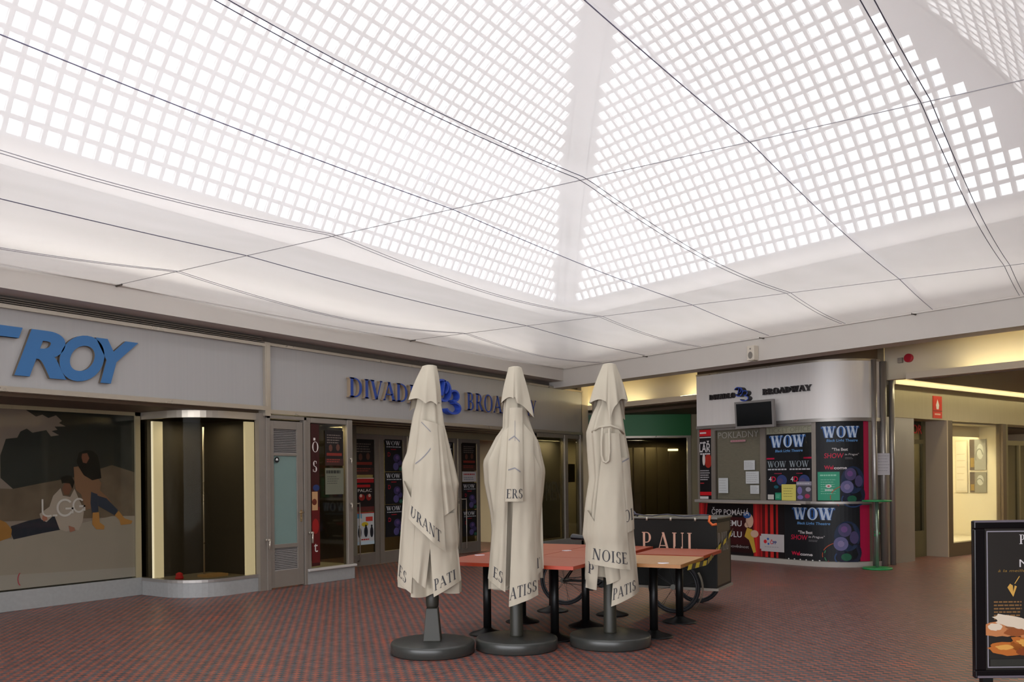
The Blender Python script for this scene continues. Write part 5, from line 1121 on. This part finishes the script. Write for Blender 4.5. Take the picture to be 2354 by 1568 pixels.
# ================================================================== TABLES
ZT = 0.78
RT = math.atan2(PYa, PXa)
def make_table(label, p, q, top, side, wd=0.76, dp=0.85):
    t = thing('cafe_table', label, 'table', tuple(PQ(p, q)), RT, 'cafe tables pushed together')
    m = MB(); a, b_ = dp/2-0.006, wd/2-0.006; c = 0.0
    m.box((-a, -b_, ZT-0.035), (a, b_, ZT), 1); m.add([(-a, -b_, ZT+0.0005), (a, -b_, ZT+0.0005), (a, b_, ZT+0.0005), (-a, b_, ZT+0.0005)], [(0, 1, 2, 3)], 0)
    m.build('table_top', [top, side], t)
    MB().lathe([(0.19, 0.0), (0.19, 0.008), (0.17, 0.018), (0.07, 0.05), (0.045, 0.07)], 40).build('foot_plate', M_black, t)
    MB().lathe([(0.042, 0.05), (0.042, ZT-0.05)], 20).build('column', M_black, t)
    MB().box((-0.28, -0.03, ZT-0.05), (0.28, 0.03, ZT-0.035)).box((-0.03, -0.28, ZT-0.05), (0.03, 0.28, ZT-0.035)).build('cross_bracket', M_black, t)
    return t
t0 = make_table('red cafe table at the front left of the group, between the left and middle parasols', 8.10, -4.25, M_red, M_redside)
for p, q, lb in ((8.10, -3.49, 'red cafe table at the front, between the middle and right parasols'),
                 (8.95, -4.25, 'red cafe table in the second row at the left edge of the group'),
                 (8.95, -3.49, 'red cafe table in the centre of the group of tables'),
                 (9.80, -4.25, 'red cafe table at the far left corner of the group'),
                 (9.80, -3.49, 'red cafe table at the back of the group, beside the black cart'),
                 (9.60, -2.63, 'red cafe table at the far right corner, touching the black cart')):
    r = dup(t0, tuple(PQ(p, q)), RT, lb)
make_table('pale oak cafe table at the front right corner of the group', 8.63, -2.63, M_oak, M_oakside, 0.82, 0.92)
for (p, q, lb) in ((8.45, -4.52, 'small white label on the left edge of the red tables'), (9.30, -3.85, 'small white label between the middle and right parasols on the red tables'), (9.33, -3.10, 'small white label just right of the right parasol'), (8.27, -2.42, 'small white label on the corner of the oak table')):
    c0 = PQ(p, q, ZT+0.001)
    m = MB(); n = 24; rr_ = [(0.055*math.cos(2*PI*i/n), 0.04*math.sin(2*PI*i/n)) for i in range(n)]
    m.add([(c0.x+a*RX+b_*FX, c0.y+a*RY+b_*FY, c0.z) for a, b_ in rr_]+[(c0.x+a*RX+b_*FX, c0.y+a*RY+b_*FY, c0.z+0.004) for a, b_ in rr_], [tuple(range(n, 2*n))]+[(i, (i+1) % n, n+(i+1) % n, n+i) for i in range(n)])
    tag(m.build('table_label', mat('white_label', 'e8e4ec', 0.25)), lb, 'label', 'white labels on the tables')

# ================================================================== CARGO TRICYCLE
dr, df = -0.883, 0.469
CW = CF(2.41, 10.50, 0); CRZ = math.atan2(dr*RY+df*FY, dr*RX+df*FX)
cart = thing('cargo_tricycle', 'black cargo tricycle with a big box lettered in pink, parked behind the tables', 'cargo tricycle', tuple(CW), CRZ)
# local: x towards its rear (left in the photo), y: away is -y here because x was turned about the vertical
YS = -1.0
def C3(x, y, z): return (x, YS*y, z)
M_box = mat('black_olive_box', '0f0e0a', 0.5, spec=0.25, noise=0.1, nscale=4)
M_boxside = mat('brown_grey_box_end', '3d362c', 0.4, noise=0.08, nscale=4)
M_rim = mat('grey_metal_edge', '66655f', 0.35, metal=0.6)
bx0, bx1, by0, by1, bz0, bz1 = -0.05, 1.02, -0.12, 0.55, 0.29, 1.10
def cb(mb, a, b_, mi=0):
    x0, y0, z0 = a; x1, y1, z1 = b_; ya, yb = sorted((YS*y0, YS*y1)); return mb.box((x0, ya, z0), (x1, yb, z1), mi)
bm = MB(); cb(bm, (bx0, by0, bz0), (bx1, by1, bz1)); bm.build('cargo_box', M_box, cart, bevel=0.008)
bm = MB(); cb(bm, (bx0-0.004, by0+0.02, bz0+0.03), (bx0, by1-0.07, bz1-0.04)); bm.build('end_panel', M_boxside, cart)
bm = MB(); cb(bm, (bx0-0.015, by0-0.015, bz1), (bx1+0.015, by1+0.015, bz1+0.025)); bm.build('lid_edge', M_rim, cart, bevel=0.006)
bm = MB(); cb(bm, (bx0-0.02, by0-0.01, bz0-0.03), (bx1, by1+0.01, bz0)); bm.build('bottom_edge', mat('worn_bottom_edge', '8d857a', 0.5), cart)
for x in (0.20, 0.50, 0.80):
    MB().tube([C3(x, by0-0.016, bz1+0.02), C3(x, by0-0.02, bz1-0.02)], 0.014, 8).build('lid_catch', M_chrome, cart)
hb = MB().tube([C3(x, -0.08+0.02*math.sin(9*x), bz1+0.045+0.012*math.sin(14*x)) for x in [0.05+0.1*k for k in range(12)]], 0.008, 6)
hb.tube([C3(0.95, -0.05, bz1+0.03), C3(1.02, -0.02, bz1+0.09), C3(1.12, 0.05, bz1+0.10)], 0.012, 6); hb.build('locking_chain', mat('dark_chain', '4c4b55', 0.3, metal=0.8), cart)
MB().tube([C3(0.02, by0-0.02, bz1+0.05), C3(0.03, by0-0.03, bz1-0.02), C3(-0.01, by0-0.03, bz1-0.06), C3(-0.06, by0-0.02, bz1-0.05)], 0.016, 6).build('orange_tag', mat('orange_tag', 'd0622a', 0.6), cart)
let = MB()
gl_ = []; xx = 0
for ch, adv_ in (('P', 0.20), ('A', 0.19), ('U', 0.19), ('L', 0.14)):
    P, a_ = serif_glyph(ch, 0.13, 0.045, 0.06); gl_ += [[(xx+x*0.21, y*0.24) for x, y in p] for p in P]; xx += adv_*0.98
put(let, gl_, lambda x, y, o: C3(0.875-x, by0-o, 0.70+y), 0.002, 0, 0.003)
let.build('box_lettering', mat('pink_lettering', 'd6a68e', 0.5), cart)
let = MB(); gl_ = []; xx = 0
for ch in 'PAUL':
    P, a_ = serif_glyph(ch, 0.13, 0.05, 0.06); gl_ += [[(xx+x*0.15, y*0.22) for x, y in p] for p in P]; xx += 0.125
put(let, gl_, lambda x, y, o: C3(bx0-0.004-o, by0+0.04+x, 0.72+y), 0.002, 0, 0.002)
let.build('box_lettering', mat('grey_lettering', '8a857e', 0.5), cart)
M_tyre = mat('black_tyre', '16161a', 0.7); M_spoke = mat('dark_spoke', '3a3a3c', 0.4, metal=0.6)
def wheel(cx, cy, r=0.31, dx=0.0, rimcol=None):
    """wheel standing in the plane x (with a slight turn dx)"""
    ca, sa = math.cos(dx), math.sin(dx)
    pts = [C3(cx+r*0.955*math.cos(2*PI*k/40)*ca, cy+r*0.955*math.cos(2*PI*k/40)*sa, r+0.0+r*0.955*math.sin(2*PI*k/40)) for k in range(40)]
    wh = MB().tube(pts, 0.021, 8, closed=True).build('wheel', M_tyre, cart)
    pr = [C3(cx+r*0.87*math.cos(2*PI*k/40)*ca, cy+r*0.87*math.cos(2*PI*k/40)*sa, r+r*0.87*math.sin(2*PI*k/40)) for k in range(40)]
    MB().tube(pr, 0.010, 6, closed=True).build('rim', rimcol or M_spoke, wh)
    sp_ = MB()
    for k in range(16):
        a = 2*PI*k/16; b_ = a+(0.25 if k % 2 else -0.25)
        sp_.tube([C3(cx+0.03*math.cos(a)*ca, cy+0.03*math.cos(a)*sa+(0.02 if k % 2 else -0.02), r+0.03*math.sin(a)), C3(cx+r*0.87*math.cos(b_)*ca, cy+r*0.87*math.cos(b_)*sa, r+r*0.87*math.sin(b_))], 0.0022, 4, cap=False)
    sp_.build('spokes', M_spoke, wh)
    MB().tube([C3(cx-0.05*sa, cy-0.05*ca, r), C3(cx+0.05*sa, cy+0.05*ca, r)], 0.032, 12).build('hub', M_rim, wh)
wheel(0.415, -0.30); wheel(0.415, 0.66); wheel(1.88, -0.20, 0.31, -0.24)
# mudguard over the near wheel, pale inside
mg = MB()
mg.grid(lambda u, v: C3(0.415+0.345*math.cos(-0.75+1.1*u), -0.34+0.08*v, 0.31+0.345*math.sin(-0.75+1.1*u)), 14, 1); 
for o_ in (-1,): 
    pass
mg2 = MB().grid(lambda u, v: C3(0.415-0.345*math.cos(-0.75+1.3*u), -0.34+0.08*v, 0.31+0.345*math.sin(-0.75+1.3*u)), 14, 1); mg2.build('mudguard', mat('pale_mudguard', '8c8878', 0.4), cart)
fr = MB()
BBp = (1.42, -0.06, 0.30); HUB = (1.88, -0.20, 0.31)
fr.tube([C3(0.415, -0.30, 0.31), C3(0.415, 0.66, 0.31)], 0.018, 8)
fr.tube([C3(1.0, 0.1, 0.33), C3(*BBp)], 0.022, 8).tube([C3(1.02, 0.1, 0.85), C3(1.35, -0.03, 0.50), C3(*BBp)], 0.018, 8)
fr.tube([C3(*BBp), C3(HUB[0], HUB[1]-0.06, HUB[2])], 0.012, 6).tube([C3(*BBp), C3(HUB[0], HUB[1]+0.06, HUB[2])], 0.012, 6)
fr.tube([C3(*BBp), C3(1.62, -0.12, 0.80)], 0.016, 8).tube([C3(1.60, -0.12, 0.72), C3(HUB[0], HUB[1]+0.05, HUB[2])], 0.009, 6).tube([C3(1.60, -0.12, 0.72), C3(HUB[0], HUB[1]-0.05, HUB[2])], 0.009, 6)
fr.tube([C3(0.2, 0.0, 0.26), C3(1.0, 0.05, 0.26)], 0.02, 8)
fr.build('frame', M_black, cart)
cr_ = MB().tube([C3(BBp[0], BBp[1]-0.03, BBp[2]), C3(BBp[0], BBp[1]-0.022, BBp[2])], 0.075, 24); cr_.build('chain_ring', M_black, cart)
cr_ = MB().tube([C3(BBp[0], BBp[1]-0.05, BBp[2]), C3(BBp[0]+0.12, BBp[1]-0.06, BBp[2]-0.09)], 0.010, 6); cb(cr_, (BBp[0]+0.08, BBp[1]-0.14, BBp[2]-0.105), (BBp[0]+0.16, BBp[1]-0.06, BBp[2]-0.085))
cr_.tube([C3(BBp[0], BBp[1]+0.05, BBp[2]), C3(BBp[0]-0.12, BBp[1]+0.06, BBp[2]+0.09)], 0.010, 6); cr_.build('crank', M_black, cart)
MB().tube([C3(BBp[0], BBp[1]-0.03, BBp[2]+0.072), C3(HUB[0], HUB[1]-0.04, HUB[2]+0.03)], 0.005, 4).tube([C3(BBp[0], BBp[1]-0.03, BBp[2]-0.072), C3(HUB[0], HUB[1]-0.04, HUB[2]-0.03)], 0.005, 4).build('chain', M_spoke, cart)
sd_ = MB(); sd_.grid(lambda u, v: C3(1.52+0.27*v, -0.12+(0.03+0.06*v**0.7)*math.cos(2*PI*u), 0.84+0.02*v+(0.025+0.015*v)*math.sin(2*PI*u)), 18, 8, closed=True)
sd_.add([C3(1.79, -0.12+0.09*math.cos(2*PI*k/18), 0.86+0.04*math.sin(2*PI*k/18)) for k in range(18)], [tuple(range(18))]); sd_.build('saddle', mat('black_saddle', '17171c', 0.25), cart)
# hazard tape
hz0 = Vector(PQ(8.32, -2.20, 0.715)); ang = CRZ; ex = Vector((math.cos(ang), math.sin(ang), 0)); ey = Vector((-math.sin(ang), math.cos(ang), 0))
def cw(x, y, z): return CW+ex*x+ey*(YS*y)+Vector((0, 0, z))
pa = [hz0, Vector(PQ(9.0, -2.17, 0.705)), cw(bx0-0.02, by0-0.02, 0.74), cw(bx0-0.025, 0.25, 0.82), cw(bx0-0.025, by1+0.02, 0.92)]
tp = [MB(), MB()]; cum = [0]
for a, b_ in zip(pa, pa[1:]): cum.append(cum[-1]+(b_-a).length)
def along(d):
    for i in range(len(pa)-1):
        if d <= cum[i+1] or i == len(pa)-2: return pa[i].lerp(pa[i+1], (d-cum[i])/(cum[i+1]-cum[i]))
n = 44
for i in range(n):
    d0, d1 = cum[-1]*i/n, cum[-1]*(i+1)/n; sk = 0.045
    a, b_ = along(d0), along(d1); c, d = along(min(cum[-1], d1+sk)), along(min(cum[-1], d0+sk))
    up = Vector((0, 0, 0.05)); k = (i//2) % 2
    tp[k].add([a, b_, c+up, d+up], [(0, 1, 2, 3)])
tape = tp[0].build('hazard_tape', mat('yellow_tape', 'c8b52c', 0.45), center=False); tp[1].build('black_stripes', mat('black_tape', '1a1a18', 0.45), tape)
tag(tape, 'yellow and black hazard tape strung from the oak table to the cart', 'tape')

# ================================================================== POSTER STAND AT THE RIGHT
bd = thing('poster_stand', 'black framed poster stand with croissants pictured, cut by the right edge of the photo', 'poster stand', tuple(CF(2.86, 4.82, 0)))
r0, f0, z0 = 2.512, 4.80, 0.50; W_, H_ = 0.70, 0.86
M_fr = mat('glossy_black_frame', '141214', 0.2, metal=0.3)
m = MB().cbox(r0, r0+W_, f0, f0+0.03, z0, z0+0.045).cbox(r0, r0+W_, f0, f0+0.03, z0+H_-0.045, z0+H_).cbox(r0, r0+0.06, f0, f0+0.03, z0+0.045, z0+H_-0.045).cbox(r0+W_-0.06, r0+W_, f0, f0+0.03, z0+0.045, z0+H_-0.045)
m.build('board_frame', M_fr, bd, world=True, bevel=0.006)
MB().cbox(r0+0.004, r0+W_-0.004, f0+0.03, f0+0.04, z0+0.004, z0+H_-0.004).build('back_panel', M_black, bd, world=True)
m = MB().cbox(r0+0.0, r0+W_, f0-0.004, f0, z0+H_-0.010, z0+H_+0.002).cbox(r0+0.01, r0+W_, f0-0.004, f0, z0+0.004, z0+0.016); m.build('bright_edge', mat('pale_frame_edge', '8d8690', 0.25, metal=0.6), bd, world=True)
MB().cbox(r0+0.045, r0+0.10, f0+0.01, f0+0.05, 0.0, z0+0.02).cbox(r0+W_-0.10, r0+W_-0.045, f0+0.01, f0+0.05, 0, z0+0.02).cbox(r0, r0+W_, f0-0.14, f0+0.22, 0.0, 0.03).build('stand_leg', M_black, bd, world=True)
random.seed(3)
pw_, ph_ = W_-0.12, H_-0.09
def blob(cx, cy, rx, ry, rough=0.12, n=26, tilt=0.0):
    o = []
    for k in range(n):
        a = 2*PI*k/n; q = 1+random.uniform(-rough, rough); x, y = rx*q*math.cos(a), ry*q*math.sin(a)
        o.append((cx+x*math.cos(tilt)-y*math.sin(tilt), cy+x*math.sin(tilt)+y*math.cos(tilt)))
    return [o]
it = [('p', '8b8790', rect(0.010, 0.014, 0.016, ph_-0.014)+rect(0.010, ph_-0.018, pw_-0.010, ph_-0.012)+rect(0.010, 0.012, pw_-0.010, 0.018)),
      ('t', 'c9c4c4', serif_text('PAUL', 0.052, 0.19, ph_-0.085, T=.17, t=.05, space=0.35)[0]),
      ('t', 'c9c4c4', serif_text('M', 0.0, 0, 0)[0] if False else sans_text('Menu', 0.042, 0.188, ph_-0.21, width=0.16)[0]),
      ('t', '8a6c34', sans_text('à la meilleure pause', 0.014, 0.07, ph_-0.236, width=0.30, shear=0.2)[0]),
      ('p', 'c79a4a', [[(0.135, ph_-0.30), (0.150, ph_-0.31), (0.152, ph_-0.345), (0.160, ph_-0.31), (0.172, ph_-0.315), (0.152, ph_-0.372), (0.120, ph_-0.32)]]+[[(0.158, ph_-0.30), (0.185, ph_-0.258), (0.188, ph_-0.262), (0.162, ph_-0.302)]]),
      ('t', '7c5a34', lines(0.045, 0.20, ph_-0.50, ph_-0.39, 6, 0.008, 0.1)),
      ('p', 'b9784a', blob(0.10, 0.225, 0.12, 0.042, tilt=0.05)+blob(0.27, 0.20, 0.17, 0.05, tilt=-0.35)), ('p', 'd2c2ac', blob(0.17, 0.255, 0.13, 0.032, 0.2, tilt=-0.25)+blob(0.05, 0.235, 0.04, 0.02)), ('p', '8c4c24', blob(0.16, 0.205, 0.06, 0.022)+blob(0.30, 0.18, 0.05, 0.02)),
      ('p', 'b06428', blob(0.13, 0.115, 0.12, 0.035, tilt=-0.05)+blob(0.28, 0.12, 0.16, 0.055, tilt=-0.2)), ('p', 'd09848', blob(0.10, 0.125, 0.05, 0.014, 0.2)+blob(0.24, 0.14, 0.07, 0.02, 0.2, tilt=-0.2)), ('p', '7c3c18', blob(0.20, 0.10, 0.035, 0.02)+blob(0.31, 0.09, 0.04, 0.02)),
      ('p', '8886a8', blob(0.40, 0.37, 0.10, 0.06)), ('p', '2c2b26', rect(0.02, 0.02, pw_-0.02, 0.06))]
prt = poster('printed_poster', 'x', 'x', S_cf(r0+0.06, f0+0.012, z0+0.045), pw_, ph_, '211d19', it, off=0.0, th=0.004)
del prt['label']; del prt['category']; prt.parent = bd; prt.matrix_parent_inverse = Matrix.Translation(-Vector(bd.location))

# ------------------------------------------------------------------ lamps and added fill lights further back in the passage
WARM = (1.0, 0.88, 0.62)
for k, (n_, b_, p_) in enumerate(((17.0, -6.2, 26), (21.0, -6.2, 30), (16.8, -14.0, 16), (20.0, -14.0, 16))):
    l = NB(n_, b_, 3.17); area('passage_ceiling_lamp', tuple(l), (0, 0, 0), 1.6, 0.5, p_, WARM)
area('foyer_fill', (14.0, 12.5, 2.5), (0, 0, 0), 3.0, 0.5, 42, WARM)  # fill light added to lift the foyer behind the doors
area('display_window_fill', (10.0, 10.75, 2.5), (0, 0, 0), 0.6, 0.3, 12, WARM)  # unseen fill added to brighten the inside of the display window
area('show_window_lamp', (17.0, 10.55, 2.45), (0, 0, 0), 1.2, 0.2, 6, WARM)
area('show_case_lamp', (8.1, 11.0, 2.46), (0, 0, 0), 0.6, 0.3, 2.5, WARM)
area('ticket_office_lamp', tuple(NB(14.2, -10.4, 2.5)), (0, 0, 0), 0.6, 0.6, 4, WARM)
area('lit_case_lamp', tuple(NB(17.6, -9.2, 2.55)), (0, 0, 0), 0.5, 0.5, 20, (1, 0.94, 0.78))
area('shop_lamp_right', tuple(NB(17.0, -9.6, 2.5)), (0, 0, 0), 1.0, 0.4, 10, WARM)
area('shop_lamp_far', tuple(NB(20.3, -9.6, 2.5)), (0, 0, 0), 1.0, 0.4, 16, WARM)
area('rear_shop_lamp', tuple(CF(3.4, 22.1, 2.5)), (0, 0, 0), 1.6, 0.4, 22, WARM)
